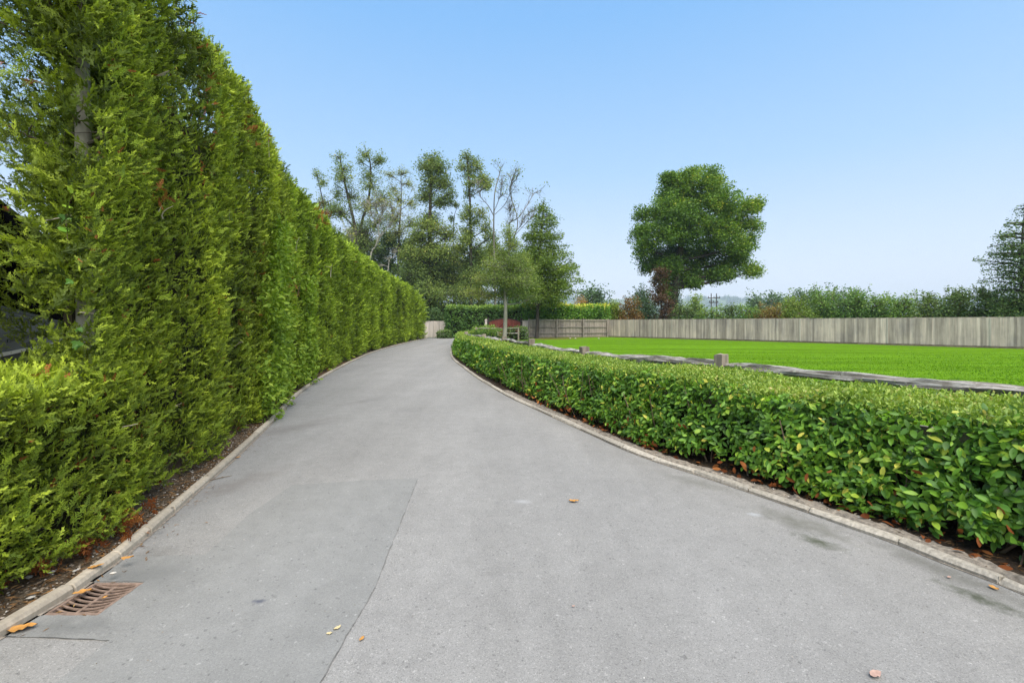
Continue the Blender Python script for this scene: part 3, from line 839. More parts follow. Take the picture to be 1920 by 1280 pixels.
# the first tree: trunk, boughs, foliage that thins to the left
def bez(a, b_, c_, n=8):
    t = np.linspace(0, 1, n)[:, None]
    a, b_, c_ = map(np.asarray, (a, b_, c_))
    return a * (1 - t) ** 2 + 2 * b_ * t * (1 - t) + c_ * t ** 2
tp = np.array([(-3.42, 3.72, 0), (-3.43, 3.72, .8), (-3.46, 3.73, 1.6), (-3.47, 3.72, 2.5), (-3.45, 3.70, 3.3), (-3.49, 3.71, 4.2), (-3.5, 3.72, 5.1)])
V, F = tube(tp, [.085, .07, .06, .054, .05, .04, .028], 10)
build('trunk', V, F, M['pale_bark'], first, None, True)
r_ = rng(8); bt = []; tips = []
for k in range(46):
    z = r_.uniform(1.75, 4.9); a = r_.uniform(R(95), R(268)) if k % 4 else r_.uniform(R(-80), R(95))
    ln = r_.uniform(.35, .85) * (1.0 if k % 4 else .6) * (.42 if z < 2.62 else 1)
    s = np.array([np.interp(z, tp[:, 2], tp[:, 0]), np.interp(z, tp[:, 2], tp[:, 1]), z])
    d = np.array([math.cos(a), math.sin(a), 0])
    e = s + d * ln + (0, 0, ln * r_.uniform(.25, .75)); mid_ = s + d * ln * .5 + (0, 0, ln * r_.uniform(-.02, .15))
    B = bez(s, mid_, e, 6); bt.append((B, np.linspace(.017, .005, 6)))
    for q in (2, 3, 4, 5, 5): tips.append((B[q] + r_.normal(0, .05, 3), unit(B[q] - s + 1e-6)))
    for j in range(3):
        q = r_.integers(2, 5); e2 = B[q] + unit(r_.normal(0, 1, 3) * [1, 1, .5] + d * .8 + (0, 0, .5)) * r_.uniform(.15, .35)
        bt.append(([B[q], (B[q] + e2) / 2 + r_.normal(0, .01, 3), e2], [.006, .004, .002])); tips += [(e2, unit(e2 - B[q])), ((e2 + B[q]) / 2, unit(e2 - B[q]))]
for j in range(0, len(bt), 4):
    V, F = tubes(bt[j:j + 4], 5); build('bough', V, F, M['bark'], first, None, True)
Lv = Leaves()
TPos = np.array([t[0] for t in tips]); TD = np.array([t[1] for t in tips])
km = ~((TPos[:, 2] < 2.6) & (TPos[:, 0] < -3.58) & (r_.random(len(TPos)) < .85)); TPos, TD = TPos[km], TD[km]
km = ~((np.abs(TPos[:, 0] / TPos[:, 1] + .925) < .045) & (TPos[:, 1] < 3.75) & (TPos[:, 2] > 2.8) & (TPos[:, 2] < 3.5)); TPos, TD = TPos[km], TD[km]
for rep in range(12):
    n = len(TPos); d = unit(TD + r_.normal(0, .55, (n, 3)) + (0, 0, .35)); pos = TPos + r_.normal(0, .085, (n, 3))
    nn = unit(r_.normal(0, 1, (n, 3)) + (0, 0, .6) + (.4, -.6, 0)); w = r_.integers(0, 4, n); s = r_.uniform(.08, .16, n)
    for j in range(4): Lv.add(SPR_BIG[j], pos[w == j], frames(d[w == j], nn[w == j]), s[w == j], (.40 + r_.normal(0, .2, n))[w == j])
n = 900
zz = r_.uniform(1.6, 4.9, n); pos = np.c_[r_.normal(-3.42, .13, n), r_.normal(3.5, .07, n), zz]
km = (zz < 2.75) | (zz > 3.5); pos = pos[km]; n = len(pos)
lowp = np.c_[r_.normal(-3.36, .10, 90), r_.normal(3.5, .06, 90), r_.uniform(1.1, 1.42, 90)]; pos = np.vstack([pos, lowp]); n = len(pos)
for rep in range(4):
    d = unit(r_.normal(0, .6, (n, 3)) + (.1, -.3, .7)); nn = unit(r_.normal(0, .6, (n, 3)) + (.2, -1, .3)); w = r_.integers(0, 4, n)
    for j in range(4): Lv.add(SPR_NEAR[j], (pos + r_.normal(0, .05, (n, 3)))[w == j], frames(d[w == j], nn[w == j]), r_.uniform(.06, .11, (w == j).sum()), .42 + r_.normal(0, .2, (w == j).sum()))
n = 1300; pos = np.c_[r_.normal(-3.68, .13, n), r_.normal(4.1, .15, n), r_.uniform(1.75, 4.9, n)]
for rep in range(3):
    d = unit(r_.normal(0, .7, (n, 3)) + (-.2, -.2, .6)); nn = unit(r_.normal(0, .7, (n, 3)) + (.1, -1, .3)); w = r_.integers(0, 3, n)
    for j in range(3): Lv.add(SPR_FAR[j], (pos + r_.normal(0, .07, (n, 3)))[w == j], frames(d[w == j], nn[w == j]), r_.uniform(.1, .18, (w == j).sum()), .2 + r_.normal(0, .14, (w == j).sum()))
# long fresh shoots reaching out to the left
for k in range(26):
    z = r_.uniform(1.8, 4.3); s = np.array([r_.uniform(-3.75, -3.4) + (.26 if z < 2.6 else 0), r_.uniform(3.2, 3.6), z])
    d = unit(np.array([-.8, -.25, .55]) + r_.normal(0, .3, 3)); ln = r_.uniform(.2, .4) * (.8 if z < 2.6 else 1)
    for f in np.linspace(0, 1, 6):
        dd = unit(d + r_.normal(0, .28, 3)); Lv.add(SPR_BIG[k % 4], (s + d * ln * f)[None], frames(dd[None], unit(r_.normal(0, 1, (1, 3)))), np.array([.16]), np.array([.72 + r_.normal(0, .1)]))
# its clipped face towards the drive
def gap_first(P, r_):
    left = np.clip((-3.05 - P[:, 0]) / .6, 0, 1)
    open_ = (P[:, 2] < 2.55) & (P[:, 2] > 1.0) & (P[:, 0] < -3.34 - .35 * np.clip(P[:, 1] - 3.5, 0, 1)) & (r_.random(len(P)) < .93)
    open_ |= (P[:, 2] < 1.72) & (P[:, 2] > .95) & (P[:, 0] < -3.0 - .5 * np.clip(P[:, 1] - 3.3, 0, 1))
    slit = (np.abs(P[:, 0] / P[:, 1] + .925) < .030) & (P[:, 2] > 2.85) & (P[:, 2] < 3.42)
    return ~open_ & (r_.random(len(P)) > left * .42) & ~(slit & (r_.random(len(P)) < .9))
conifer_face(Lv, uT0, uT1, lambda u: np.full(np.shape(u), .95), lambda u: 5.0 + 0 * u, 1.0, .2, 202, .1, 1.0, gap_first)
Lv.build('foliage', M['conifer'], first, stuff=True)
hedge_core('inner_twigs', KL, offL, -1, uT1 - .35, uT1 + .6, lambda u: np.full(np.shape(u), 1.4), lambda u: 4.5 + 0 * u, .06, M['inner'], .55, first, 10, .1, 6)

# the low hedge in front
lowh = tag(empty('low_conifer_hedge', (-3.2, 2.0, 0)), 'low flat-topped conifer hedge below the tall one, beside the drain', 'hedge')
uW0, uW1 = KL.at_y(-2.5), KL.at_y(4.2)
thW = lambda u: np.full(np.shape(u), .8)
hW = lambda u: 1.04 + .03 * np.sin(u * 3) + .16 * np.clip((u - KL.at_y(3.1)) / .8, 0, 1.5)
Lv = Leaves(); conifer_face(Lv, KL.at_y(1.3), uW1, thW, hW, .10, .12, 303, .4, 1.12, tint_shift=-.03)
r_ = rng(5)
P, nr, tn, u, q = hedge_points(KL, offL, -1, uW0, KL.at_y(1.3), thW, hW, .10, .12, 260, r_, .4)
conifer(Lv, r_, P, nr, tn, .2 * r_.uniform(.8, 1.2, len(P)), SPR_MID, 5, np.full(len(P), .45))
# clipped top: dense short yellow tips
P, nr, tn, u, q = hedge_points(KL, offL, -1, KL.at_y(1.8), uW1, thW, hW, .93, .1, 520, r_, 0)
m_ = nr[:, 2] > .5
conifer(Lv, r_, P[m_], nr[m_], tn[m_], .085 * r_.uniform(.8, 1.3, m_.sum()), SPR_NEAR, 6, np.full(m_.sum(), .62), .9, .3, .6)
# the 300 largest sprays in view are objects of their own
Vs = None
Lv.build('foliage', M['conifer'], lowh, stuff=True)
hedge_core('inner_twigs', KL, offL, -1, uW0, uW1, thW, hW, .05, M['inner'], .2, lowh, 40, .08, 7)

spray_me = [mesh('spray', *SPR_BIG[j][:2]) for j in range(4)]
for me_ in spray_me: me_.materials.append(M['conifer_single'])
def single_sprays(parent, u0, u1, thick, height, z0, zmax, n, seed, lo=.07, hi=.125):
    r_ = rng(seed)
    P, nr, tn, u, q = hedge_points(KL, offL, -1, u0, u1, thick, height, z0, .12, n * 6, r_, 0)
    px = to_px(P)
    ok = (px[:, 0] > -20) & (px[:, 0] < 700) & (px[:, 1] > -10) & (nr[:, 2] < .9) & (P[:, 2] < zmax)
    idx = np.nonzero(ok)[0][:n]; o_ = origin(parent)
    lu = lumps(P)
    for i in idx:
        p = P[i] + nr[i] * (lu[i] + .07)
        d = unit(nr[i] * .5 + np.array([0, 0, .8]) + r_.normal(0, .3, 3)); nn = unit(nr[i] + np.array([0, 0, .4]) + r_.normal(0, .5, 3))
        Rm = frames(d[None], nn[None])[0]; s = r_.uniform(lo, hi)
        o = bpy.data.objects.new('spray', spray_me[r_.integers(0, 4)]); o.parent = parent
        o.matrix_basis = Matrix.Translation(Vector(p - o_)) @ Matrix(Rm.tolist()).to_4x4() @ Matrix.Scale(s, 4)
        COL.objects.link(o)
single_sprays(lowh, KL.at_y(2.3), KL.at_y(4.0), thW, hW, .12, 2, 200, 41)
single_sprays(first, uT0, uT1, thT, lambda u: 4.4 + 0 * u, 1.25, 4.3, 170, 42)
single_sprays(hedge, uT1, KL.at_y(6.2), thT, hT, .12, 4.4, 260, 43, .085, .14)

# dead brown patches and bare pale twigs in the hedges
def dead_patch(parent, spots, seed):
    r_ = rng(seed); L_d = Leaves()
    for (p, rad, n, s) in spots:
        pos = np.array(p) + r_.normal(0, rad, (n, 3)); d = unit(r_.normal(0, 1, (n, 3)) + (.3, -.3, -.2)); nn = unit(r_.normal(0, 1, (n, 3)))
        L_d.add(SPR_BIG[seed % 4], pos, frames(d, nn), r_.uniform(.7, 1.3, n) * s, r_.uniform(.1, 1, n))
    L_d.build('dead_foliage', M['dead'], parent, stuff=True)
dead_patch(lowh, [((-2.78, 2.74, .09), .05, 16, .15), ((-2.76, 2.98, .07), .05, 20, .16), ((-2.74, 3.2, .06), .05, 20, .17), ((-2.80, 3.42, .06), .05, 14, .16),
                  ((-2.86, 2.55, .09), .05, 14, .15), (at(95, 715, 2.95), .03, 6, .10), (at(40, 770, 2.75), .04, 6, .12), (at(200, 905, 3.2), .03, 4, .08)], 1)
dead_patch(first, [(at(300, 372, 3.9), .055, 12, .11), (at(270, 320, 3.75), .04, 7, .09), (at(60, 150, 3.5), .08, 10, .1), (at(200, 60, 3.7), .06, 8, .1)], 2)
dead_patch(hedge, [(at(545, 537, 8.8), .09, 22, .16), (at(600, 402, 11.4), .14, 18, .2), (at(478, 590, 7.0), .05, 6, .12), (at(503, 750, 7.3), .05, 6, .11), (at(460, 250, 6.2), .08, 8, .13), (at(384, 150, 4.9), .06, 6, .1), (at(455, 230, 6.2), .08, 8, .13)], 3)
def sprigs(parent, u0, u1, thick, height, n, size, seed, x_min=-99):
    # single browned sprigs and bare brown twig ends all over a clipped face
    r_ = rng(seed); Lb = Leaves(); P, nr, tn, u, q = hedge_points(KL, offL, -1, u0, u1, thick, height, .1, .2, n, r_, 0)
    km = (P[:, 0] > x_min) & (vnoise(P, 1.3, seed) > .45); P, nr = P[km], nr[km]; n = len(P)
    P = P + nr * (lumps(P) + r_.uniform(-.06, .05, n))[:, None]; d = unit(nr * .4 + r_.normal(0, .7, (n, 3)) + (0, 0, .4))
    Lb.add(SPR_NEAR[seed % 4], P, frames(d, unit(r_.normal(0, 1, (n, 3)))), size * r_.uniform(.6, 1.3, n), r_.uniform(.0, .8, n))
    Lb.build('browned_sprigs', M['dead'], parent, stuff=True)
sprigs(first, uT0, uT1, thT, lambda u: 4.6 + 0 * u, 260, .06, 1, -3.4); sprigs(hedge, uT1, KL.at_y(9), thT, hT, 900, .07, 2); sprigs(hedge, KL.at_y(9), uT2, thT, hT, 700, .13, 3); sprigs(lowh, KL.at_y(2), uW1, thW, hW, 160, .06, 5)
def twigs(parent, spots, seed, mat):
    r_ = rng(seed); bt = []
    for (p, d, ln, rad) in spots:
        p = np.array(p); d = unit(np.array(d, float)); e = p + d * ln; m_ = (p + e) / 2 + r_.normal(0, ln * .12, 3)
        bt.append((bez(p, m_, e, 5), np.linspace(rad, rad * .4, 5)))
        bt.append(([m_, m_ + unit(d + r_.normal(0, .6, 3)) * ln * .4], [rad * .5, rad * .2]))
    for j in range(0, len(bt), 2):
        V, F = tubes(bt[j:j + 2], 5); build('bare_twig', V, F, mat, parent, None, True)
r_ = rng(77)
twigs(first, [(at(80, 415, 3.35), (1, .1, .25), .24, .006), (at(60, 150, 3.6), (1, .2, -.35), .42, .010), (at(285, 148, 3.9), (1, -.3, .2), .2, .010), (at(150, 585, 3.35), (1, 0, -.1), .16, .004), (at(305, 410, 3.75), (.6, -.2, .5), .15, .006)], 1, M['pale_twig'])
twigs(hedge, [(at(430, 420, 5.6), (.2, -.3, 1), .18, .006), (at(505, 300, 7.2), (.1, -.3, 1), .3, .008), (at(555, 470, 8.8), (.3, -.3, .6), .3, .008), (at(440, 650, 5.8), (.6, -.2, .3), .16, .005), (at(620, 520, 11.5), (.2, -.2, .8), .35, .009)], 2, M['pale_twig'])
twigs(lowh, [(at(230, 800, 3.2), (.9, -.1, .2), .12, .004), (at(330, 760, 3.9), (.6, -.4, .2), .12, .004), (at(20, 990, 2.7), (1, .2, .1), .2, .005)], 3, M['pale_twig'])

# ivy on the first tree
ivy = tag(empty('ivy', at(135, 400, 3.36)), 'few broad green ivy leaves climbing the first conifer', 'ivy')
vt = MB(); vt.tube(np.array([at(128, 460, 3.42), at(124, 415, 3.4), at(130, 380, 3.41), at(140, 362, 3.42)]), .004, 5); vt.build('stem', M['twig'], ivy)
ivy_me = mesh('leaf', np.array([(0, 0, 0), (.12, .42, .02), (.45, .5, .05), (.55, .24, .03), (1, 0, -.08), (.55, -.24, .03), (.45, -.5, .05), (.12, -.42, .02), (.4, 0, 0)]), np.array([(8, 0, 1), (8, 1, 2), (8, 2, 3), (8, 3, 4), (8, 4, 5), (8, 5, 6), (8, 6, 7), (8, 7, 0)]))
ivy_me.materials.append(M['laurel_single'])
for px_, py_ in ((132, 362), (126, 385), (146, 412), (120, 402), (112, 432), (140, 420), (135, 525), (145, 615), (150, 640), (140, 648)):
    o = bpy.data.objects.new('leaf', ivy_me); o.parent = ivy
    p = at(px_, py_, 3.30) - origin(ivy); Rm = frames(unit(r_.normal(0, 1, (1, 3)) + (.3, 0, -.9)), unit(r_.normal(0, .35, (1, 3)) + (.5, -1, .35)))[0]
    o.matrix_basis = Matrix.Translation(Vector(p)) @ Matrix(Rm.tolist()).to_4x4() @ Matrix.Scale(r_.uniform(.05, .085), 4); COL.objects.link(o)

# laurel growing through the tall hedge
def hedge_laurel(label, y0, y1, zt, zb, seed, n, s):
    u0, u1 = KL.at_y(y0), KL.at_y(y1)
    root = tag(empty('laurel_shrub', (*KL.offset(np.array(-.35), np.array((u0 + u1) / 2)), 0)), label, 'shrub')
    r_ = rng(seed); Lq = Leaves()
    u = r_.uniform(u0, u1, n); z = r_.uniform(zb, zt, n)
    w = vnoise(np.c_[u, z, np.zeros(n)], 1.6, seed); c_ = np.abs((u - u0) / (u1 - u0) - .5 - .25 * (z - zb) / (zt - zb) + .1) * 2
    k = (w > .30) & (c_ < 1.0 - .5 * (z - zb) / (zt - zb) + .5 * (w - .5)); u, z = u[k], z[k]
    n = len(u); rt = -KL.right(u); P = np.c_[KL.pos(u) + rt * (.24 - r_.uniform(-.02, .22, n))[:, None], z]
    P[:, :2] += KL.right(u) * .08
    nr = np.c_[-rt, np.zeros(n)]
    for q in range(3):
        d = unit(nr * .35 + r_.normal(0, .6, (n, 3)) + (0, 0, -.05)); nn = unit(nr * .7 + (0, 0, .7) + r_.normal(0, .4, (n, 3)))
        pos = P + r_.normal(0, .05, (n, 3)); wq = r_.integers(0, 4, n)
        for j in range(4): Lq.add(LEAF[j], pos[wq == j], frames(d[wq == j], nn[wq == j]), (r_.uniform(.7, 1.25, n) * s)[wq == j], (.5 + r_.normal(0, .2, n))[wq == j])
    Lq.build('foliage', M['laurel_young'], root, True, True)
    st = []
    for k in range(5):
        uu = np.array(r_.uniform(u0, u1)); b0 = KL.offset(np.array(-.35), uu); st.append(([(*b0, 0), (*(b0 + r_.normal(0, .1, 2)), zt * .5), (*(b0 + r_.normal(0, .15, 2)), zt * .9)], [.02, .015, .006]))
    V, F = tubes(st, 5); build('stem', V, F, M['twig'], root, None, True)
hedge_laurel('bright green broad-leaved laurel pushing through the tall conifer hedge, the nearer one', 6.7, 8.9, 3.3, .05, 5, 2200, .085)
hedge_laurel('narrower glossy laurel growing through the tall conifer hedge, the one further along', 9.9, 11.6, 2.6, .05, 6, 1200, .10)

# ------------------------------------------------------------------ the low laurel hedge on the right
lh = tag(empty('laurel_hedge', (3.2, 6.2, 0)), 'low glossy laurel hedge with a flat yellow-green top, curving along the drive', 'hedge')
def hb(u):      # distance of the back of the hedge from the kerb
    y = KR.pos(u)[..., 1]
    return np.interp(y, [0, 5.2, 8, 12, 18, 22, 27, 40], [1.72, 1.68, 1.22, 1.25, 1.1, .85, .8, 1.0])
offR = lambda u: np.interp(KR.pos(u)[..., 1], [0, 3, 6, 22, 40], [.27, .25, .22, .14, .2])
thR = lambda u: hb(u) - offR(u)
hR = lambda u: .85 + .018 * np.sin(u * 2.1) + .012 * np.sin(u * 5.7)
uH0, uH1 = KR.at_y(.2), KR.L - 4.5
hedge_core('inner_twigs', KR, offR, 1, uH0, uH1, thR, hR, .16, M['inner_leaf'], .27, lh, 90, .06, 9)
r_ = rng(900)
Lf, Lt = Leaves(), Leaves()
singles = []
for (y0, y1, dn, sz, T, per) in ((.2, 4.2, 360, .074, LEAF, 8), (4.2, 7.5, 320, .070, LEAF, 8), (7.5, 13, 220, .076, LEAF_MID, 8), (13, 60, 90, .11, LEAF_FAR_T, 8)):
    a, b_ = max(uH0, KR.at_y(y0)), min(uH1, KR.at_y(y1) if y1 < 35 else KR.L)
    if b_ <= a: continue
    um = np.array((a + b_) / 2); n = int((b_ - a) * dn * (float(hR(um)) * 1.5 + float(thR(um))))
    P, nr, tn, u, q = hedge_points(KR, offR, 1, a, b_, thR, hR, .08, .10, n, r_, .4)
    bs = KR.offset(offR(u), u); rt_ = KR.right(u); aa = ((P[:, :2] - bs) * rt_).sum(1)
    P[:, :2] += rt_ * (.22 * (np.clip(P[:, 2] / .85, 0, 1) ** 1.3) * np.clip(1 - aa / thR(u), 0, 1))[:, None]
    lump = vnoise(P, 2.2, 3) - .5 + .6 * (vnoise(P, 6, 4) - .5)
    top = nr[:, 2] > .75
    P = P + nr * (lump * np.where(top, .05, .10))[:, None]
    # ragged foot
    foot = (~top) & (P[:, 2] < .05 + .15 * vnoise(P, 3, 8)); P, nr, tn, lump, top = P[~foot], nr[~foot], tn[~foot], lump[~foot], top[~foot]
    n = len(P)
    stem = unit(nr * .8 + np.array([0, 0, .5]) + r_.normal(0, .45, (n, 3)))
    hole = vnoise(P, 4.5, 14) > .90
    for k in range(per):
        az = k * 2.4 + r_.uniform(0, 6.28, n)
        ref = unit(np.cross(stem, tn)); ref2 = np.cross(stem, ref)
        radial = np.cos(az)[:, None] * ref + np.sin(az)[:, None] * ref2
        pos = P + stem * (sz * (k / per - .75) * 1.5)[None] if False else P + stem * (sz * (k / per - .75) * 1.7) + r_.normal(0, .012, (n, 3))
        f = ~top & ~hole
        d = unit(radial * .9 + stem * .4 + np.array([0, 0, -.15]) + r_.normal(0, .18, (n, 3)))
        nn = unit(stem * .9 + nr * .35 + np.array([0, 0, .35]) + r_.normal(0, .28, (n, 3)))
        s = sz * r_.uniform(.5, 1.25, n)
        t = .48 + .35 * lump + r_.normal(0, .23, n) + .12 * (k / per - .5)
        w = r_.integers(0, len(T), n)
        fr = frames(d, nn)
        if T is LEAF and k >= 5:
            px = to_px(P); near = f & (px[:, 0] > 900) & (px[:, 0] < 1925) & (nr[:, 2] < .5) & (r_.random(n) < .75)
            near &= (KR.right(u[:1])[0].size > 0)
            facing = (nr[:, 0] * P[:, 0] + nr[:, 1] * P[:, 1]) < 0
            near &= facing
            for i in np.nonzero(near)[0]: singles.append((np.hypot(*P[i, :2]), pos[i], fr[i], s[i], w[i], t[i]))
            f = f & ~near
        for j in range(len(T)):
            m_ = f & (w == j); Lf.add(T[j], pos[m_], fr[m_], s[m_], t[m_])
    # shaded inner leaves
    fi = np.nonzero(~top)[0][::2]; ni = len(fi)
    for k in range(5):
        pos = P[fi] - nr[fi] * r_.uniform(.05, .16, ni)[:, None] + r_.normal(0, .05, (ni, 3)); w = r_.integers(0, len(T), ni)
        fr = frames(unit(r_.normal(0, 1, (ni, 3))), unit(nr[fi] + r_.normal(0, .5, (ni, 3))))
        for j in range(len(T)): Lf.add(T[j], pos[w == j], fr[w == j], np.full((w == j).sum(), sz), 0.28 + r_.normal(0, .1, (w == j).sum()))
    # clipped top: many small upright young leaves, some cut brown
    tp_ = np.nonzero(top)[0]
    for k in range(15):
        if not len(tp_): break
        n2 = len(tp_); pos = P[tp_] + r_.normal(0, .055, (n2, 3)) * [1, 1, .45]
        d = unit(np.array([0, 0, .55]) + r_.normal(0, .62, (n2, 3))); nn = unit(np.array([0, 0, .6]) + r_.normal(0, .6, (n2, 3)))
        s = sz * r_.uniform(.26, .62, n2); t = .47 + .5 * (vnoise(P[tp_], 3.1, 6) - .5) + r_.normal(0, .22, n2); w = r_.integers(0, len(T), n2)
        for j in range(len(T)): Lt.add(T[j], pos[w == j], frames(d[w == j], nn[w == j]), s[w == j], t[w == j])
singles.sort(key=lambda x: x[0])
leaf_me = [mesh('leaf', *T, None, True) for T in LEAF]
for me_ in leaf_me: me_.materials.append(M['laurel_single'])
o_ = origin(lh)
for (dist, p, fr, s, w, t) in singles[:300]:
    o = bpy.data.objects.new('leaf', leaf_me[w]); o.parent = lh
    o.matrix_basis = Matrix.Translation(Vector(p - o_)) @ Matrix(fr.tolist()).to_4x4() @ Matrix.Scale(float(s), 4); COL.objects.link(o)
for j in range(4):
    rest = [x for x in singles[300:] if x[4] == j]
    if rest: Lf.add(LEAF[j], np.array([x[1] for x in rest]), np.array([x[2] for x in rest]), np.array([x[3] for x in rest]), np.array([x[5] for x in rest]))
Lf.build('foliage', M['laurel'], lh, True, True)
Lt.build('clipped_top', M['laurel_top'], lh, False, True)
# stems showing in the gaps and at the foot, dead leaves caught inside
bt = []; r_ = rng(19)
for k in range(90):
    u = np.array(r_.uniform(KR.at_y(1.5), KR.at_y(12))); p = np.array([*KR.offset(offR(u) + r_.uniform(.06, .3), u), 0])
    e = p + (r_.normal(0, .16), r_.normal(0, .16), r_.uniform(.35, .8)); bt.append((bez(p, (p + e) / 2 + r_.normal(0, .05, 3), e, 4), np.linspace(r_.uniform(.006, .013), .004, 4)))
V, F = tubes(bt, 4); o = build('stem', V, F, M['twig'], lh, None, True); o['kind'] = 'stuff'
Ld = Leaves(); n = 170
u = r_.uniform(KR.at_y(1.6), KR.at_y(9), n); z = np.abs(r_.normal(0, .16, n)) + .06
P = np.c_[KR.offset(offR(u) + r_.uniform(-.10, .14, n), u), z]
w = r_.integers(0, 4, n)
for j in range(4): Ld.add(LEAF[j], P[w == j], frames(unit(r_.normal(0, 1, ((w == j).sum(), 3))), unit(r_.normal(0, 1, ((w == j).sum(), 3)))), r_.uniform(.05, .085, (w == j).sum()), r_.uniform(.1, .9, (w == j).sum()))
Ld.build('dead_foliage', M['dead'], lh, True, True)

# ------------------------------------------------------------------ split-rail fence behind it
posts = [(5.95, 1.5), (4.6, 3.88), (2.95, 6.5), (1.44, 9.0), (.54, 12.5), (-.27, 15.5), (-1.1, 18.5), (-2.28, 22.8)]
srf = tag(empty('split_rail_fence', (2.95, 6.5, 0)), 'weathered split-rail fence following the back of the low laurel hedge', 'fence')
r_ = rng(27)
def rail_post(parent, x, y, h, w, seed, face):
    r_ = rng(seed); n = 5; V = []
    for i, z in enumerate(np.linspace(-.05, h, n)):
        k = 1 - .05 * i / n
        for (a, b_) in ((-1, -1), (-.2, -1.05), (1, -1), (1.03, .1), (1, 1), (0, 1.04), (-1, 1), (-1.04, 0)):
            V.append([a * w / 2 * k + r_.normal(0, .004), b_ * w / 2 * .8 * k + r_.normal(0, .004), z + (r_.normal(0, .006) if i == n - 1 else 0)])
    V += [[0, 0, h + .006]]
    F4 = [[i * 8 + j, i * 8 + (j + 1) % 8, (i + 1) * 8 + (j + 1) % 8, (i + 1) * 8 + j] for i in range(n - 1) for j in range(8)]
    F3 = [[(n - 1) * 8 + j, (n - 1) * 8 + (j + 1) % 8, n * 8] for j in range(8)]
    V = np.array(V); c_, s_ = math.cos(face), math.sin(face)
    o = obj('post', mesh('post', V, [F4, F3]), M['rail_post'], parent); o.location = (*(np.array([x, y, 0]) - origin(parent)),); o.rotation_euler = (r_.normal(0, .015), r_.normal(0, .015), face)
    return o
def split_rail(parent, a, b_, rad, seed, sag, mat):
    """a cleft rail: ragged wedge section that thins at its tenons; built along its own X"""
    r_ = rng(seed); a, b_ = np.array(a), np.array(b_); L = np.linalg.norm(b_ - a); n = 26; k = 8; V = []
    ph = r_.uniform(0, 6, 6)
    for i in range(n):
        t = i / (n - 1); x = (t - .5) * L
        taper = min(1, .62 + 4.5 * min(t, 1 - t))
        yy = sag * (.6 * math.sin(t * 6.2 + ph[0]) + .4 * math.sin(t * 11 + ph[1])) * min(1, 6 * min(t, 1 - t)); zz = sag * (math.sin(t * 5.1 + ph[2]) + .5 * math.sin(t * 12 + ph[3])) * min(1, 6 * min(t, 1 - t))
        for j in range(k):
            th = j * 2 * math.pi / k + .3; sec = (1 + .22 * math.cos(2 * th + ph[4]) + .16 * math.cos(3 * th + ph[5] + t * 2))
            rr = rad * taper * sec * (1 + .13 * math.sin(t * 23 + j * 2.1 + ph[0]) + r_.normal(0, .085))
            V.append([x, yy + rr * 1.02 * math.cos(th), zz + rr * .78 * math.sin(th)])
    F = [[i * k + j, i * k + (j + 1) % k, (i + 1) * k + (j + 1) % k, (i + 1) * k + j] for i in range(n - 1) for j in range(k)]
    F8 = [list(range(k))[::-1], [(n - 1) * k + j for j in range(k)]]
    o = obj('rail', mesh('rail', np.array(V), [np.array(F)[:, ::-1], np.array(F8)[:, ::-1]], None, False), mat, parent)
    d = (b_ - a) / L; o.matrix_basis = Matrix.Translation(Vector((a + b_) / 2 - origin(parent))) @ Vector((1, 0, 0)).rotation_difference(Vector(d)).to_matrix().to_4x4()
    return o
for i, (x, y) in enumerate(posts):
    nx, ny = posts[min(i + 1, len(posts) - 1)]; px_, py_ = posts[max(i - 1, 0)]
    rail_post(srf, x, y, 1.045 + r_.normal(0, .012), .165, 70 + i, math.atan2(ny - py_, nx - px_) + math.pi / 2)
for i in range(len(posts) - 1):
    (x0, y0), (x1, y1) = posts[i], posts[i + 1]
    d = unit(np.array([x1 - x0, y1 - y0]))
    for zr in (.915, .45):
        a = (x0 - d[0] * .0, y0 - d[1] * .0, zr + r_.normal(0, .015)); b_ = (x1, y1, zr + r_.normal(0, .02) - .02)
        split_rail(srf, a, b_, .068 if zr > .8 else .05, 90 + i * 2 + (zr > .8), .010 if i < 2 else .016, M['rail'])

# the rail fence before the gate
gf = tag(empty('garden_rail_fence', (-1.2, 37.8, 0)), 'short two-rail fence crossing in front of the red-brown gate', 'fence')
fx = [(-3.05, 38.9), (-1.2, 39.0), (.55, 39.05), (1.35, 40.4)]
for i, (x, y) in enumerate(fx): rail_post(gf, x, y, 1.12, .13, 130 + i, 0)
for i in range(3):
    for zr in (1.02, .62): split_rail(gf, (*fx[i], zr), (*fx[i + 1], zr), .05, 150 + i * 3 + int(zr * 2), .012, M['rail'])

# ------------------------------------------------------------------ close-board fences
def board_mesh(w, h, t):
    V = np.array([(-w / 2, 0, 0), (w / 2, 0, 0), (w / 2, t * .35, 0), (-w / 2, t, 0), (-w / 2, 0, h), (w / 2, 0, h), (w / 2, t * .35, h), (-w / 2, t, h)], float)
    F = np.array([[0, 3, 2, 1], [4, 5, 6, 7], [0, 1, 5, 4], [1, 2, 6, 5], [2, 3, 7, 6], [3, 0, 4, 7]])
    return V, F
def board_run(root, a, b_, h, pitch, me, z0, seed, flip=False):
    a, b_ = np.array(a, float), np.array(b_, float); L = np.linalg.norm(b_ - a); d = (b_ - a) / L; ang = math.atan2(d[1], d[0]) + (math.pi if flip else 0)
    r_ = rng(seed); n = int(L / pitch); o_ = origin(root)
    for i in range(n):
        p = a + d * (i + .5) * pitch
        o = bpy.data.objects.new('board', me); o.parent = root
        o.location = (*(np.array([*p, z0 + r_.normal(0, .006)]) - o_),); o.rotation_euler = (r_.normal(0, .004), r_.normal(0, .004), ang + .03)
        COL.objects.link(o)
bf = tag(empty('board_fence', (*((FA + FB) / 2), 0)), 'long grey close-board fence along the far side of the lawn', 'fence')
dF = unit(FB - FA); LF = np.linalg.norm(FB - FA); nF = np.array([dF[1], -dF[0]])          # nF points to the lawn
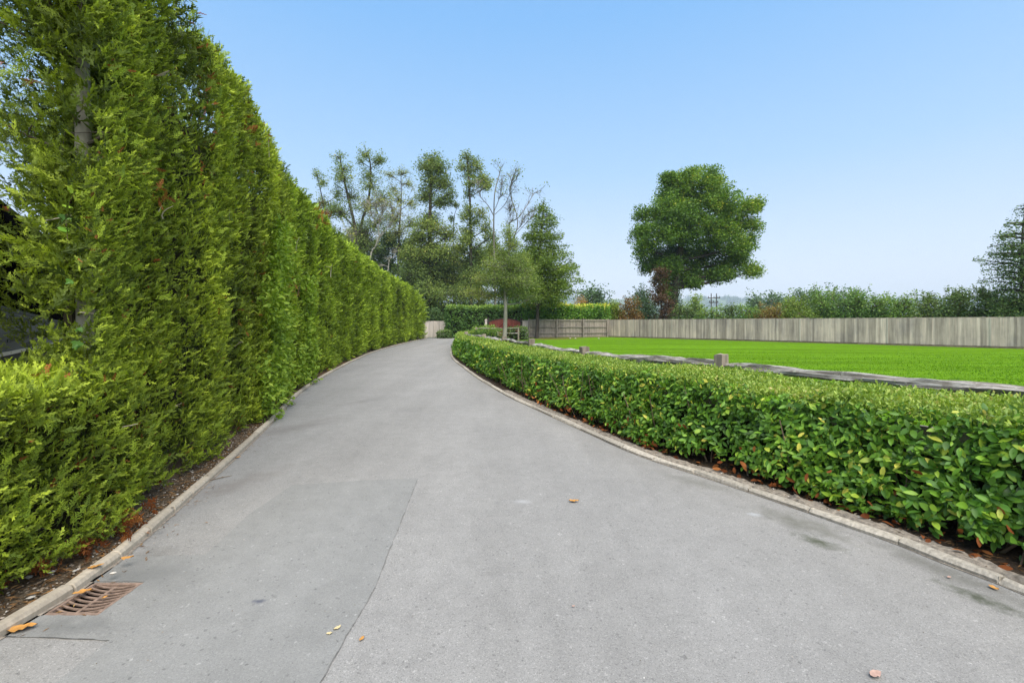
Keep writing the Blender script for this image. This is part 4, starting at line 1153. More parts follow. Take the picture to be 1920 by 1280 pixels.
if nF @ (-FA) < 0: nF = -nF
pitch = LF / 296
V, F = board_mesh(pitch * 1.13, 1.66, .022); V = V * [1, 1, 1]; me_ = mesh('board', V, F); me_.materials.append(M['fence_board'])
angF = math.atan2(-dF[1], -dF[0])
board_run(bf, FA + nF * .02, FB + nF * .02, 1.66, pitch, me_, .15, 3, flip=True)
bays = int(LF / 2.95)
pm = MB(); pm.box((0, 0, .93), (.105, .06, 1.9), 0); 
post_me = None
for i in range(bays + 1):
    p = FA + dF * (LF * i / bays)
    mb = MB(); mb.box((*(p - nF * .055), .93), (.10, .10, 1.88), angF)
    mb.build('post', M['fence_rail'], bf)
    if i < bays:
        q = FA + dF * (LF * (i + .5) / bays)
        mb = MB(); mb.box((*(q + nF * .012), .08), (LF / bays - .01, .030, .15), angF); mb.build('gravel_board', M['gravel_board'], bf)
        mb = MB(); mb.box((*(q + nF * .012), 1.822), (LF / bays - .004, .055, .022), angF); mb.build('capping', M['fence_board'], bf)
        for zr in (.42, 1.0, 1.6):
            mb = MB(); mb.box((*(q - nF * .035), zr), (LF / bays - .12, .05, .075), angF); mb.build('rail', M['fence_rail'], bf)
# light counter-battens that cover the joints of the bays
for i, f in enumerate((.079, .129, .185, .276, .45, .58, .70, .79, .9)):
    p = FA + dF * LF * f; mb = MB(); mb.box((*(p + nF * .055), .98), (.085, .02, 1.66), angF); mb.build('cover_batten', M['fence_pale'], bf)
# fence seen from its back, running to the gate
BA, BB = np.array([1.6, 44.3]), FA - (.05, .02)
rf = tag(empty('rear_face_fence', (*((BA + BB) / 2), 0)), 'brown board fence showing its three rails and posts between the gate and the long fence', 'fence')
dB = unit(BB - BA); LB = np.linalg.norm(BB - BA); nB = np.array([dB[1], -dB[0]]); aB = math.atan2(dB[1], dB[0])
V, F = board_mesh(.125, 1.75, .02); me_ = mesh('board', V, F); me_.materials.append(M['fence_board_back'])
board_run(rf, BA, BB, 1.75, .118, me_, .08, 4)
for i in range(4):
    p = BA + dB * (LB * i / 3.0 if i < 3 else LB - .1); mb = MB(); mb.box((*(p + nB * .13), .94), (.13, .10, 1.88), aB); mb.build('post', M['fence_rail'], rf)
    if i < 3:
        q = BA + dB * LB * (i + .5) / 3
        for zr in (.48, 1.08, 1.74): mb = MB(); mb.box((*(q + nB * .055), zr), (LB / 3 - .14, .06, .085), aB); mb.build('rail', M['fence_rail'], rf)
        mb = MB(); mb.box((*(q + nB * .02), .06), (LB / 3 - .01, .035, .16), aB); mb.build('gravel_board', M['gravel_board'], rf)
# pale fence at the end of the drive
pf = tag(empty('pale_board_fence', (-7.8, 47.0, 0)), 'pale board fence across the far end of the drive, beside the dark clipped hedge', 'fence')
V, F = board_mesh(.155, 1.62, .02); me_ = mesh('board', V, F); me_.materials.append(M['fence_pale'])
board_run(pf, (-11.5, 47.1), (-6.3, 46.9), 1.62, .148, me_, .02, 5, True)
for x in (-11.5, -9.6, -7.95, -6.4): mb = MB(); mb.box((x, 46.88, .84), (.05, .03, 1.66)); mb.build('cover_batten', M['fence_pale'], pf)
mb = MB(); mb.box((-8.9, 47.0, 1.665), (5.2, .09, .03)); mb.build('capping', M['fence_pale'], pf)

# gate with an arched top, two posts and a short pale panel
gy = 44.6
gate = tag(empty('timber_gate', (-.7, gy, 0)), 'red-brown timber gate with an arched top between dark posts', 'gate')
gx0, gx1 = -2.22, .80
arch = lambda x: 1.60 + .30 * math.sin(math.pi * (x - gx0) / (gx1 - gx0)) ** .8
nbd = 26; bw = (gx1 - gx0) / nbd
for i in range(nbd):
    x = gx0 + (i + .5) * bw; mb = MB(); mb.box((x, gy, (arch(x) + .1) / 2), (bw - .008, .03, arch(x) - .1)); mb.build('board', M['gate_red'], gate)
xs = np.linspace(gx0, gx1, 14); pts = np.array([(x, gy - .035, arch(x) + .01) for x in xs])
V, F = tube(pts, .035, 4); build('top_rail', V, F, M['gate_dark'], gate)
for (xa, za, xb, zb) in ((gx0 + .1, .3, -.76, 1.6), (-.66, 1.6, gx1 - .1, .3)):
    mb = MB(); mb.tube(np.array([(xa, gy - .04, za), (xb, gy - .04, zb)]), .045, 4); mb.build('brace', M['gate_red'], gate)
for x in (gx0 - .09, gx1 + .09):
    mb = MB(); mb.box((x, gy, .92), (.16, .16, 1.84)); p = mb.build('post', M['gate_dark'], gate)
    mb = MB(); mb.box((x, gy, 1.87), (.22, .22, .06)); mb.box((x, gy, 1.93), (.16, .16, .06), 0, .4); mb.build('cap', M['gate_dark'], p)
pp = tag(empty('pale_gate_pier', (-2.52, gy, 0)), 'pale timber post with a square cap left of the red-brown gate', 'post')
mb = MB(); mb.box((-2.52, gy, .86), (.2, .2, 1.72)); mb.build('shaft', M['fence_pale'], pp)
mb = MB(); mb.box((-2.52, gy, 1.745), (.27, .27, .05)); mb.box((-2.52, gy, 1.82), (.2, .2, .1), 0, .45); mb.build('cap', M['fence_pale'], pp)
sp = tag(empty('pale_side_panel', (1.32, gy, 0)), 'short pale board panel between the gate and the brown fence', 'fence')
V, F = board_mesh(.12, 1.66, .02); me_ = mesh('board', V, F); me_.materials.append(M['fence_pale'])
board_run(sp, (1.0, gy), (1.62, gy), 1.66, .105, me_, .03, 6, True)
mb = MB(); mb.box((1.62, gy - .06, .9), (.12, .12, 1.8)); mb.build('post', M['fence_pale'], sp)
mb = MB(); mb.box((1.28, gy - .03, 1.72), (.62, .1, .04)); mb.build('capping', M['fence_pale'], sp)

# ------------------------------------------------------------------ distant clipped hedges
def leaf_hedge(name, label, cat, pts, thick, H, mat, seed, dens, size, z0=.05, core='inner_leaf', tint=(.4, .75), rough=.12, per=5, T=None):
    C = Curve(pts); root = tag(empty(name, (*C.pos(np.array(C.L / 2)), 0)), label, cat)
    r_ = rng(seed); th = lambda u: np.full(np.shape(u), thick); hh = H if callable(H) else (lambda u: H + .05 * np.sin(u * 1.7) + 0 * u); of = lambda u: np.zeros(np.shape(u))
    n = int(C.L * (2 * float(hh(np.array(C.L / 2))) + thick) * dens)
    P, nr, tn, u, q = hedge_points(C, of, 1, 0, C.L, th, hh, z0, .2, n, r_, .5)
    # ends
    ne = int(thick * H * dens * 2) if not callable(H) else int(thick * 3 * dens * 2)
    ue = np.where(r_.random(ne) < .5, 0.02, C.L - .02); a = r_.uniform(0, thick, ne); z = r_.uniform(z0, 1, ne) * hh(ue)
    rt = C.right(ue); Pe = np.c_[C.pos(ue) + rt * a[:, None], z]; ne_ = np.c_[C.tan(ue) * np.where(ue < .1, -1, 1)[:, None], np.zeros(ne)]
    P = np.vstack([P, Pe]); nr = np.vstack([nr, ne_]); n = len(P)
    lump = vnoise(P, 1.1, seed) - .5 + .5 * (vnoise(P, 3, seed + 1) - .5); P = P + nr * lump[:, None] * rough
    Lq = Leaves(); T = T or LEAF_FAR_T
    for k in range(per):
        pos = P + r_.normal(0, size * .5, (n, 3)); d = unit(nr * .4 + (0, 0, .3) + r_.normal(0, .7, (n, 3))); nn = unit(nr * .8 + (0, 0, .45) + r_.normal(0, .5, (n, 3)))
        t = np.where(nr[:, 2] > .6, tint[1], tint[0]) + .3 * lump + r_.normal(0, .15, n)  # lighter top, darker face: light and shade put into leaf tint
        Lq.add(T[0], pos, frames(d, nn), size * r_.uniform(.6, 1.3, n), t)
    Lq.build('foliage', mat, root, False, True)
    hedge_core('inner_twigs', C, of, 1, 0, C.L, th, lambda u: hh(u) - .12, .02, M[core], min(.2, thick * .25), root, 16)
    return root
leaf_hedge('clipped_hedge', 'tall clipped hedge, shade painted on its face and light on its trimmed top, behind the gate', 'hedge', [(2.2, 47.6), (-2.5, 47.4), (-6.6, 46.6)][::-1], 2.0, 2.98, M['bush_leaf'], 1, 46, .20, tint=(.22, .98), rough=.14)
bpy.data.objects['clipped_hedge'].location[2] = 0
leaf_hedge('fence_top_hedge', 'long bushy laurel hedge rising above the brown rear-face fence', 'hedge', [(1.2, 45.3), (5.5, 46.7), (10.3, 48.9)][::-1], 1.6, lambda u: 3.15 + .12 * np.sin(u * 1.3), M['laurel'], 2, 46, .22, tint=(.48, .93), rough=.3)
leaf_hedge('box_hedge', 'small dark clipped hedge under the rails to the right of the pale tree trunk', 'hedge', [(-.45, 39.7), (1.25, 39.9)], .7, 1.0, M['dark_leaf'], 3, 60, .13, tint=(.45, .7), rough=.08)
leaf_hedge('box_shrub', 'low dark clipped shrub at the foot of the pale fence', 'shrub', [(-7.15, 44.7), (-6.0, 44.7)], .8, .62, M['dark_leaf'], 4, 70, .13, tint=(.35, .75), rough=.12)
leaf_hedge('rail_shrub', 'light green shrubs tangled in the rails to the left of the pale tree trunk', 'shrub', [(-3.3, 39.6), (-1.5, 39.7)], .7, 1.0, M['bush_leaf'], 5, 60, .14, tint=(.7, .9), rough=.35)
leaf_hedge('verge_shrub', 'small green shrubs behind the rails at the bend of the low hedge', 'shrub', [(-3.0, 33.2), (-2.2, 34.2), (-1.0, 35.2)], .7, .85, M['bush_leaf'], 6, 50, .12, tint=(.75, .9), rough=.3)

# ------------------------------------------------------------------ trees
def rand_leaves(Lv, pos, size, tint, r_, flat=.6, T=None, droop=0):
    n = len(pos)
    d = unit(r_.normal(0, 1, (n, 3)) * [1, 1, .6] + [0, 0, -droop]); nn = unit(r_.normal(0, .8, (n, 3)) + [0, 0, flat])
    Lv.add((T or LEAF_FAR_T)[0], pos, frames(d, nn), size * r_.uniform(.55, 1.35, n), tint)

def blob_tree(name, label, cat, Y, trunk, r0, blobs, tips, per_tip, clump, leaf, mat, bark, seed, group=None, r1=None, tint=.45, twig_r=.03, shell=2.2, flat=.6,
              limb=True, depth=.9, rise=.55, zc=.9, stray=.18, rnd=0, extra=None, bare=0, sway=.5, vary=.22):
    """trunk: (px, py) survey points from foot to tip at distance Y; blobs: (px, py, rx, ry[, tint shift]) masses of the crown, each spread in depth too"""
    r_ = rng(seed); k = Y / FPX
    tw = np.array([at(px, py, Y) for px, py in trunk]); tw[0, 2] = -.1
    dev = r_.normal(0, 1, len(tw)); dev[0] = 0; tw[:, 1] += dev * .12 * sway
    root = tag(empty(name, (tw[0, 0], tw[0, 1], 0)), label, cat, group)
    if group == WG or name == 'thicket_tree': per_tip, leaf, shell, stray, clump = int(per_tip * 1.7), leaf * .72, 2.0, .25, clump * .72
    if len(tw) > 2: C = Curve(tw, 8); tp = C.p
    else: tp = np.linspace(tw[0], tw[1], 10)
    f = np.linspace(0, 1, len(tp)); r1 = r0 * .25 if r1 is None else r1
    rad = r0 + (r1 - r0) * f; rad[:2] *= (1.35, 1.12)
    V, F = tube(tp, rad, 9); build('trunk', V, F, bark, root, None, True)
    vol = np.array([b[2] * b[3] for b in blobs], float); nt = np.maximum(14, (tips * vol / vol.sum()).astype(int))
    segs, P, TT = [], [], []
    for b, n in zip(blobs, nt):
        c_ = at(b[0], b[1], Y); rx, rz = b[2] * k, max(b[3], b[2] * rnd) * k; ry = (rx + rz) / 2 * 1.0
        c_[1] += r_.uniform(-1, 1) * depth * rx
        hd = np.hypot(tp[:, 0] - c_[0], tp[:, 1] - c_[1])
        score = np.abs(tp[:, 2] - (c_[2] - rise * hd - .2 * rz)); score[tp[:, 2] < tp[-1, 2] * .12] += 5
        i = int(np.argmin(score)); s = tp[i]
        lim = bez(s, (s + c_) / 2 + (0, 0, -.10 * np.linalg.norm(c_ - s)) + r_.normal(0, .06, 3) * np.linalg.norm(c_ - s), c_, 9)
        lr = max(rad[i] * .5, twig_r * 1.2)
        if limb: segs.append((lim, np.linspace(lr, twig_r, 9)))
        dirs = unit(r_.normal(0, 1, (n, 3))); q = r_.random(n) ** (1 / shell)
        q = q * np.where(r_.random(n) < stray, 1.5, 1.0); tip = c_ + dirs * q[:, None] * [rx, ry, rz]
        bt = (b[4] if len(b) > 4 else 0) + r_.normal(0, .07)
        for t in tip:
            j = r_.integers(5, 9); p0 = lim[j]; m_ = (p0 + t) / 2 + r_.normal(0, .12, 3) * np.linalg.norm(t - p0) + (0, 0, -.05 * np.linalg.norm(t - p0))
            segs.append(([p0, m_, t], [twig_r, twig_r * .65, twig_r * .3]))
            if r_.random() < bare: continue
            for c2, nn in ((t, per_tip), ((m_ + t) / 2, per_tip // 2)):
                if nn:
                    P.append(c2 + np.clip(r_.normal(0, 1, (nn, 3)), -1.5, 1.5) * clump * [1, 1, zc]); TT.append(np.full(nn, tint + bt + r_.normal(0, .10)) + r_.normal(0, vary * .6, nn))
    if segs:
        V, F = tubes(segs, 4); o = build('branch', V, F, bark, root, None, True); o['kind'] = 'stuff'
    Lv = Leaves()
    if P:
        P = np.concatenate(P); rand_leaves(Lv, P, leaf, np.concatenate(TT), r_, flat)
    if extra: extra(Lv, root, tp, rad, r_)
    if Lv.n: Lv.build('crown', mat, root, False, True)
    return root

WG = 'woodland trees beyond the end of the drive'
def ivy_sleeve(n, z0, z1, spread, leaf):
    def f(Lv, root, tp, rad, r_):
        Q = Leaves(); z = r_.uniform(z0, z1, n); c_ = np.stack([np.interp(z, tp[:, 2], tp[:, j]) for j in range(3)], -1)
        w = np.interp(z, [z0, (z0 + z1) / 2, z1], [spread, spread, spread * .4])
        a = r_.uniform(0, 6.28, n); rr = np.interp(z, tp[:, 2], rad) + np.abs(r_.normal(0, 1, n)) * w
        P = c_ + np.stack([np.cos(a) * rr, np.sin(a) * rr, r_.normal(0, .1, n)], -1)
        rand_leaves(Q, P, leaf, .4 + r_.normal(0, .2, n), r_); Q.build('ivy', M['dark_leaf'], root, False, True)
    return f

# the big broad-leaved tree beyond the fence
blob_tree('oak_tree', 'large spreading green oak standing alone beyond the long fence', 'tree', 54,
    [(1262, 630), (1263, 560), (1268, 520), (1278, 450), (1290, 380), (1300, 340)], .62,
    [(1282, 340, 30, 26, .12), (1262, 362, 32, 26), (1318, 345, 26, 24, .2), (1345, 338, 12, 8, .2), (1350, 360, 28, 26, .2), (1300, 375, 42, 34, .12), (1248, 395, 34, 28), (1215, 405, 28, 18, .1), (1345, 390, 40, 32, .15),  # tint shifts paint light on the upper right, shade on the underside
     (1398, 392, 26, 14, .2), (1416, 386, 12, 9, .2), (1275, 425, 44, 36, -.1), (1325, 430, 42, 34, .05), (1380, 425, 34, 24, .15), (1410, 420, 16, 16, .1), (1235, 440, 36, 26, -.05), (1204, 432, 20, 20, .05), (1202, 466, 20, 18, .05), (1235, 475, 34, 18, -.1),
     (1280, 468, 40, 24, -.15), (1330, 470, 40, 26, -.1), (1375, 462, 30, 20, 0), (1388, 476, 24, 20, .05), (1400, 455, 18, 16, .08), (1395, 488, 22, 16, .05), (1416, 506, 13, 9, .12), (1355, 495, 34, 16, -.1), (1305, 498, 34, 16, -.2), (1270, 500, 26, 18, -.2), (1250, 500, 20, 16, -.15), (1375, 505, 22, 9, .05), (1338, 518, 16, 9, -.1), (1298, 528, 14, 6, -.1), (1240, 518, 12, 12, -.1), (1222, 498, 18, 14, -.05), (1246, 545, 10, 14, -.1), (1292, 518, 18, 10, -.15), (1360, 512, 14, 8, -.1), (1252, 330, 10, 8, .1), (1300, 322, 12, 8, .15)],
    900, 85, .40, .23, M['oak'], M['dark_bark'], 1, tint=.46, twig_r=.024, rise=.2, stray=.10, vary=.3, rnd=.7, shell=2.2, zc=.85, flat=.3, extra=ivy_sleeve(2400, .2, 9.5, .30, .22))
blob_tree('copper_sapling', 'thin copper-brown sapling close against the left of the oak trunk', 'tree', 50,
    [(1240, 628), (1240, 570), (1238, 505)], .10,
    [(1236, 510, 16, 12), (1228, 525, 10, 10), (1240, 540, 16, 14), (1232, 560, 18, 14), (1246, 575, 14, 16), (1240, 590, 14, 12)], 190, 12, .22, .2, M['copper_leaf'], M['dark_bark'], 2)

# woodland beyond the end of the drive
WG = 'woodland trees beyond the end of the drive'
blob_tree('ash_tree', 'slim sparse tree, leftmost of the wood, low crown just over the conifer hedge', 'tree', 70, [(628, 640), (620, 480), (610, 400), (597, 340)], .22,
    [(597, 330, 9, 14), (608, 345, 14, 10), (600, 378, 20, 18, .1), (622, 395, 18, 18), (610, 420, 24, 18), (634, 360, 8, 22)], 190, 9, .38, .3, M['wood_leaf'], M['dark_bark'], 11, WG, twig_r=.035)
blob_tree('alder_tree', 'tall leaning dark-stemmed tree with a thin ragged crown above the tall hedge', 'tree', 68, [(680, 640), (668, 450), (655, 380), (643, 330), (637, 292)], .30,
    [(637, 296, 14, 12), (645, 315, 20, 14), (652, 335, 22, 16), (630, 330, 14, 14), (655, 365, 28, 20, -.1), (645, 400, 32, 22, -.1), (670, 430, 32, 24, -.15), (655, 460, 34, 24, -.2)], 330, 9, .42, .3, M['wood_leaf'], M['dark_bark'], 12, WG, twig_r=.04)
blob_tree('alder_tree', 'tall tree of three dark stems with loose olive crowns, next right of the leaning one', 'tree', 72, [(672, 640), (676, 440), (690, 380), (695, 320), (690, 285)], .28,
    [(672, 298, 10, 9), (692, 295, 22, 12), (705, 300, 14, 16, .05), (690, 325, 20, 18, .05), (715, 300, 12, 14), (700, 350, 24, 20), (720, 370, 20, 20, .05), (690, 385, 26, 22, -.05), (710, 415, 32, 22, -.1), (695, 450, 34, 26, -.15)], 420, 9, .42, .3, M['wood_leaf'], M['dark_bark'], 13, WG, twig_r=.04)
blob_tree('ash_tree', 'airy tree with several thin upright stems and small leafy tops, mid-wood', 'tree', 74, [(745, 640), (748, 450), (752, 380), (752, 330)], .20,
    [(728, 325, 14, 12), (752, 320, 18, 12), (762, 340, 16, 14, .05), (735, 350, 14, 14), (748, 375, 20, 18, .08), (770, 375, 14, 20), (735, 405, 24, 20, -.05), (775, 420, 18, 20, -.08), (752, 440, 26, 20, -.12)], 330, 8, .42, .28, M['pale_leaf'], M['dark_bark'], 15, WG, twig_r=.035)
blob_tree('bare_tree', 'pale leafless sapling leaning just above the top of the tall hedge', 'tree', 52, [(724, 540), (728, 500), (738, 480), (745, 462)], .07,
    [(742, 470, 14, 10), (728, 485, 10, 10), (715, 495, 8, 5)], 34, 0, .3, .2, M['pale_leaf'], M['pale_bark'], 16, WG, twig_r=.02)
blob_tree('alder_tree', 'tallest full-crowned tree of the wood, dark and ivy-clad below', 'tree', 66, [(808, 640), (806, 500), (806, 420), (808, 350), (810, 295)], .42,
    [(812, 300, 16, 12), (826, 318, 18, 14), (800, 318, 16, 14), (812, 340, 24, 18, .05), (834, 345, 18, 16, .05), (842, 365, 12, 10), (800, 365, 22, 16), (825, 378, 20, 12), (805, 405, 20, 14, -.1),
     (812, 430, 34, 18, .05), (840, 440, 22, 14, .1), (785, 445, 26, 16, .05), (800, 470, 40, 20, .1), (840, 478, 32, 18, .15), (775, 480, 28, 20, 0), (815, 510, 40, 22, .05), (850, 515, 26, 20, .1), (780, 520, 30, 24, -.1), (815, 550, 40, 20, -.1)], 1300, 12, .60, .34, M['wood_leaf'], M['dark_bark'], 17, WG, twig_r=.045, extra=ivy_sleeve(2600, .5, 13, .55, .34))
blob_tree('alder_tree', 'tall narrow tree with a dark straight stem and separate ivy-green clumps', 'tree', 64, [(884, 640), (883, 500), (882, 430), (881, 370), (876, 300), (873, 286)], .26,
    [(874, 295, 10, 9), (885, 305, 14, 12), (868, 312, 12, 8), (878, 325, 14, 10), (897, 315, 10, 10, .1), (905, 335, 14, 10, .1), (915, 340, 8, 6, .12), (885, 345, 16, 10), (912, 353, 10, 5, .1), (880, 362, 10, 8),
     (880, 395, 12, 12, .1), (872, 408, 10, 10), (903, 400, 10, 12, .15), (892, 415, 12, 10), (912, 428, 12, 14, .05), (875, 435, 14, 9, .2), (920, 445, 14, 10), (870, 450, 22, 12, .1), (860, 465, 18, 14, .1), (895, 470, 18, 16, -.05), (876, 490, 26, 18, -.1), (890, 520, 30, 22, -.15), (870, 550, 30, 20, -.2)],
    760, 11, .48, .32, M['wood_leaf'], M['dark_bark'], 18, WG, twig_r=.035, extra=ivy_sleeve(900, 4, 17, .28, .3))
blob_tree('ash_sapling', 'spindly bent sapling between the two tallest trees of the wood', 'tree', 67, [(850, 600), (850, 440), (852, 405), (856, 390), (850, 380)], .07,
    [(842, 378, 10, 5), (856, 384, 8, 6), (846, 410, 5, 5)], 40, 8, .3, .28, M['wood_leaf'], M['dark_bark'], 19, WG, twig_r=.025)
# nearly bare forked tree: limbs drawn one by one
def limb_tree(name, label, Y, limbs, seed, leafy, mat, bark, group):
    r_ = rng(seed); tw0 = at(*limbs[0][0][0], Y); root = tag(empty(name, (tw0[0], Y, 0)), label, 'tree', group)
    Lv = Leaves()
    for q, (pts, ra, rb) in enumerate(limbs):
        W = np.array([at(px, py, Y + r_.uniform(-.4, .4) * i) for i, (px, py) in enumerate(pts)])
        if q == 0: W[0, 2] = -.1
        C = Curve(W, 7); rad = np.linspace(ra * .72, rb * .8, len(C.p)); V, F = tube(C.p, rad, 6)
        build('trunk' if q == 0 else 'limb', V, F, bark, root, None, True)
        tw = []
        for k in range(26 if q else 8):
            i = int(len(C.p) * (r_.uniform(.35, 1) if q else r_.uniform(.75, 1))) - 1; p = C.p[i]; d = unit(C.t[i] + r_.normal(0, .55, 3) + (0, 0, .25)); ln = r_.uniform(.6, 2.0)
            e = p + d * ln; m_ = (p + e) / 2 + r_.normal(0, .1, 3); tw.append(([p, m_, e], [.035, .024, .012]))
            for j in range(2): e2 = m_ + unit(d + r_.normal(0, .6, 3)) * ln * .6; tw.append(([m_, (m_ + e2) / 2 + r_.normal(0, .05, 3), e2], [.02, .015, .008]))
            if r_.random() < leafy: rand_leaves(Lv, e + r_.normal(0, .35, (9, 3)), .24, .5 + r_.normal(0, .2, 9), r_)
        V, F = tubes(tw, 3); o = build('twigs', V, F, bark, root, None, True); o['kind'] = 'stuff'
    Lv.build('crown', mat, root, False, True)
    return root
limb_tree('bare_tree', 'nearly leafless forked tree with curving limbs against the sky', 62,
    [([(930, 640), (928, 520), (926, 450), (926, 405), (928, 360), (938, 320), (935, 312)], .24, .03), ([(926, 405), (915, 385), (902, 370), (897, 350), (895, 340)], .09, .02), ([(927, 395), (935, 375), (941, 350), (942, 335)], .08, .02),
     ([(928, 402), (945, 385), (955, 365), (960, 340), (965, 325)], .07, .015), ([(950, 520), (955, 455), (955, 425), (958, 416), (975, 405), (1000, 365), (1005, 360)], .2, .02), ([(962, 450), (970, 425), (968, 400), (958, 370), (957, 350), (970, 335)], .13, .02),
     ([(960, 440), (975, 425), (985, 405), (1000, 395)], .10, .015), ([(962, 445), (980, 425), (995, 410), (1002, 405)], .08, .015), ([(958, 418), (956, 400), (956, 390)], .05, .01)], 5, .30, M['wood_leaf'], M['grey_bark'], WG)
limb_tree('birch_tree', 'pale forked tree with thin cream limbs rising behind the tall hedge', 60,
    [([(686, 520), (694, 488), (704, 462), (711, 443)], .17, .10), ([(711, 443), (709, 425), (713, 412), (706, 395), (698, 372)], .085, .02), ([(710, 445), (726, 428), (740, 412), (752, 398)], .085, .02), ([(709, 425), (700, 410), (694, 392), (690, 375)], .05, .015),
     ([(713, 412), (718, 398), (716, 380)], .045, .012), ([(733, 420), (736, 402), (734, 386)], .04, .012), ([(662, 520), (664, 470), (658, 446), (650, 432)], .05, .015)], 6, .5, M['pale_leaf'], M['pale_bark'], WG)
# undergrowth of the wood: four broad dark masses of their own
for i, (px, top, rx, base_t, Yd, lab, mt) in enumerate((
        (735, 440, 52, -.05, 78, 'dark rounded thicket tree deep in the wood behind the pale forked tree', 'dark_leaf'), (660, 430, 50, 0, 80, 'shadowy thicket tree at the left of the wood behind the conifer hedge', 'wood_leaf'),
        (850, 478, 52, .05, 74, 'dull green bushy tree in the wood behind the dark clipped hedge', 'wood_leaf'), (925, 455, 48, .0, 72, 'olive bushy tree in the wood directly behind the red-brown gate', 'wood_leaf'), (790, 470, 46, -.05, 72, 'dense dark holly-like tree in the wood where the drive turns', 'dark_leaf'),
        (985, 478, 46, -.05, 70, 'green bushy tree in the wood behind the layered conifer-shaped tree', 'bush_leaf'))):
    blob_tree('thicket_tree', lab, 'tree', Yd, [(px, 640), (px + 3, 560), (px, top + 20)], .25,
        [(px + dx * rx, y, rx * .42, 24, base_t + s) for (dx, y, s) in ((0, top + 14, .08), (-.5, top + 30, .05), (.5, top + 30, .08), (-.75, top + 62, -.02), (0, top + 58, 0), (.75, top + 62, 0), (-.5, 580, -.06), (.4, 585, -.06), (0, 605, -.1), (-.8, 600, -.1), (.85, 600, -.1))],
        700, 15, .55, .42, M[mt], M['dark_bark'], 40 + i, 'thicket trees that fill the wood', twig_r=.05)

# the two garden trees by the gate
blob_tree('garden_tree', 'small round-headed tree with a pale trunk in front of the red-brown gate', 'tree', 31.5,
    [(945, 660), (947, 615), (948, 575), (947, 540), (952, 510), (955, 470), (958, 440)], .165,
    [(953, 440, 10, 16, .1), (962, 460, 14, 16, .1), (940, 478, 16, 14, .05), (975, 485, 18, 14, .05), (922, 500, 16, 12, .1), (955, 500, 30, 18), (990, 508, 18, 12, .0), (905, 522, 18, 10, .14), (935, 525, 28, 16, -.05), (972, 528, 30, 16, -.05), (1002, 530, 14, 10, -.05), (890, 545, 26, 9, .25), (915, 552, 24, 9, .2), (945, 548, 20, 9, .05), (975, 552, 20, 8, -.1), (998, 556, 16, 8, -.05)],
    1150, 16, .24, .095, M['wood_leaf'], M['pale_bark'], 21, rise=.25, shell=2.4, stray=.3, zc=.7, twig_r=.014, r1=.03, tint=.48)
def layered(name, label, Y, trunk, r0, tiers, seed, mat, bark, leaf, n, clump, tint=.45):
    """a tree whose boughs lie in flat rising layers: tiers (py, left, right) give each layer's reach in survey pixels"""
    r_ = rng(seed); k = Y / FPX
    tw = np.array([at(px, py, Y) for px, py in trunk]); tw[0, 2] = -.1; C = Curve(tw, 8); tp = C.p
    root = tag(empty(name, (tw[0, 0], Y, 0)), label, 'tree'); rad = np.linspace(r0, r0 * .12, len(tp)); V, F = tube(tp, rad, 8); build('trunk', V, F, bark, root, None, True)
    Lv = Leaves(); segs = []
    for (py, le, ri) in tiers:
        z = EYE - (py - 605) * k; zx = np.interp(z, tp[:, 2], tp[:, 0]); zy = np.interp(z, tp[:, 2], tp[:, 1]); nb = max(5, int((le + ri) * k * 2.2))
        for b in range(nb * 2):
            a = b * .5 / nb * 6.283 + r_.uniform(-.4, .4); reach = (ri if math.cos(a) > 0 else le) * abs(math.cos(a)) + .5 * (le + ri) * abs(math.sin(a)); reach *= k * r_.uniform(.45, 1.12)
            d = np.array([math.cos(a), math.sin(a), 0]); s = np.array([zx, zy, z - .12 * reach + r_.uniform(-.5, .5) * 13 * k]); e = s + d * reach + (0, 0, reach * r_.uniform(-.02, .34))
            B = bez(s, s + d * reach * .55 + (0, 0, reach * r_.uniform(.12, .22)), e, 7); segs.append((B, np.linspace(.05, .012, 7)))
            m_ = int(n * reach); t = r_.uniform(.18, 1.03, m_) ** .8
            c_ = np.stack([np.interp(t, np.linspace(0, 1, 7), B[:, j]) for j in range(3)], -1); w = clump * (1.15 - t * .75)
            perp = np.array([-d[1], d[0], 0]); pos = c_ + perp * (r_.normal(0, 1, m_) * w * 2.0)[:, None] + np.array([0, 0, 1]) * (r_.normal(-.25, .55, m_) * w * 1.9)[:, None]
            rand_leaves(Lv, pos, leaf, tint + r_.normal(0, .08) + r_.normal(0, .15, m_), r_, 1.0)
    V, F = tubes(segs, 4); o = build('branch', V, F, bark, root, None, True); o['kind'] = 'stuff'
    Lv.build('crown', mat, root, False, True); return root
layered('layered_tree', 'tapering tree of flat layered boughs in front of the brown fence', 43.3, [(1006, 650), (1008, 600), (1010, 520), (1014, 440), (1020, 375)], .2,
    [(384, 4, 4), (395, 10, 10), (408, 16, 18), (422, 20, 26), (436, 24, 34), (450, 24, 36), (465, 28, 44), (480, 30, 50), (495, 30, 60), (510, 34, 66), (524, 34, 72), (538, 34, 76), (550, 34, 66), (562, 30, 44)], 31, M['hornbeam'], M['dark_bark'], .17, 85, .34, .42)
layered('layered_tree', 'dark feathery tree beyond the fence at the very end of the lawn', 31, [(1916, 640), (1915, 580), (1916, 500), (1918, 430), (1925, 375)], .16,
    [(392, 12, 8), (420, 26, 26), (440, 36, 40), (458, 44, 50), (475, 44, 55), (492, 38, 60), (508, 36, 60), (522, 33, 60), (540, 22, 55), (556, 26, 60), (572, 30, 60)], 33, M['dark_leaf'], M['dark_bark'], .13, 60, .26, .58)

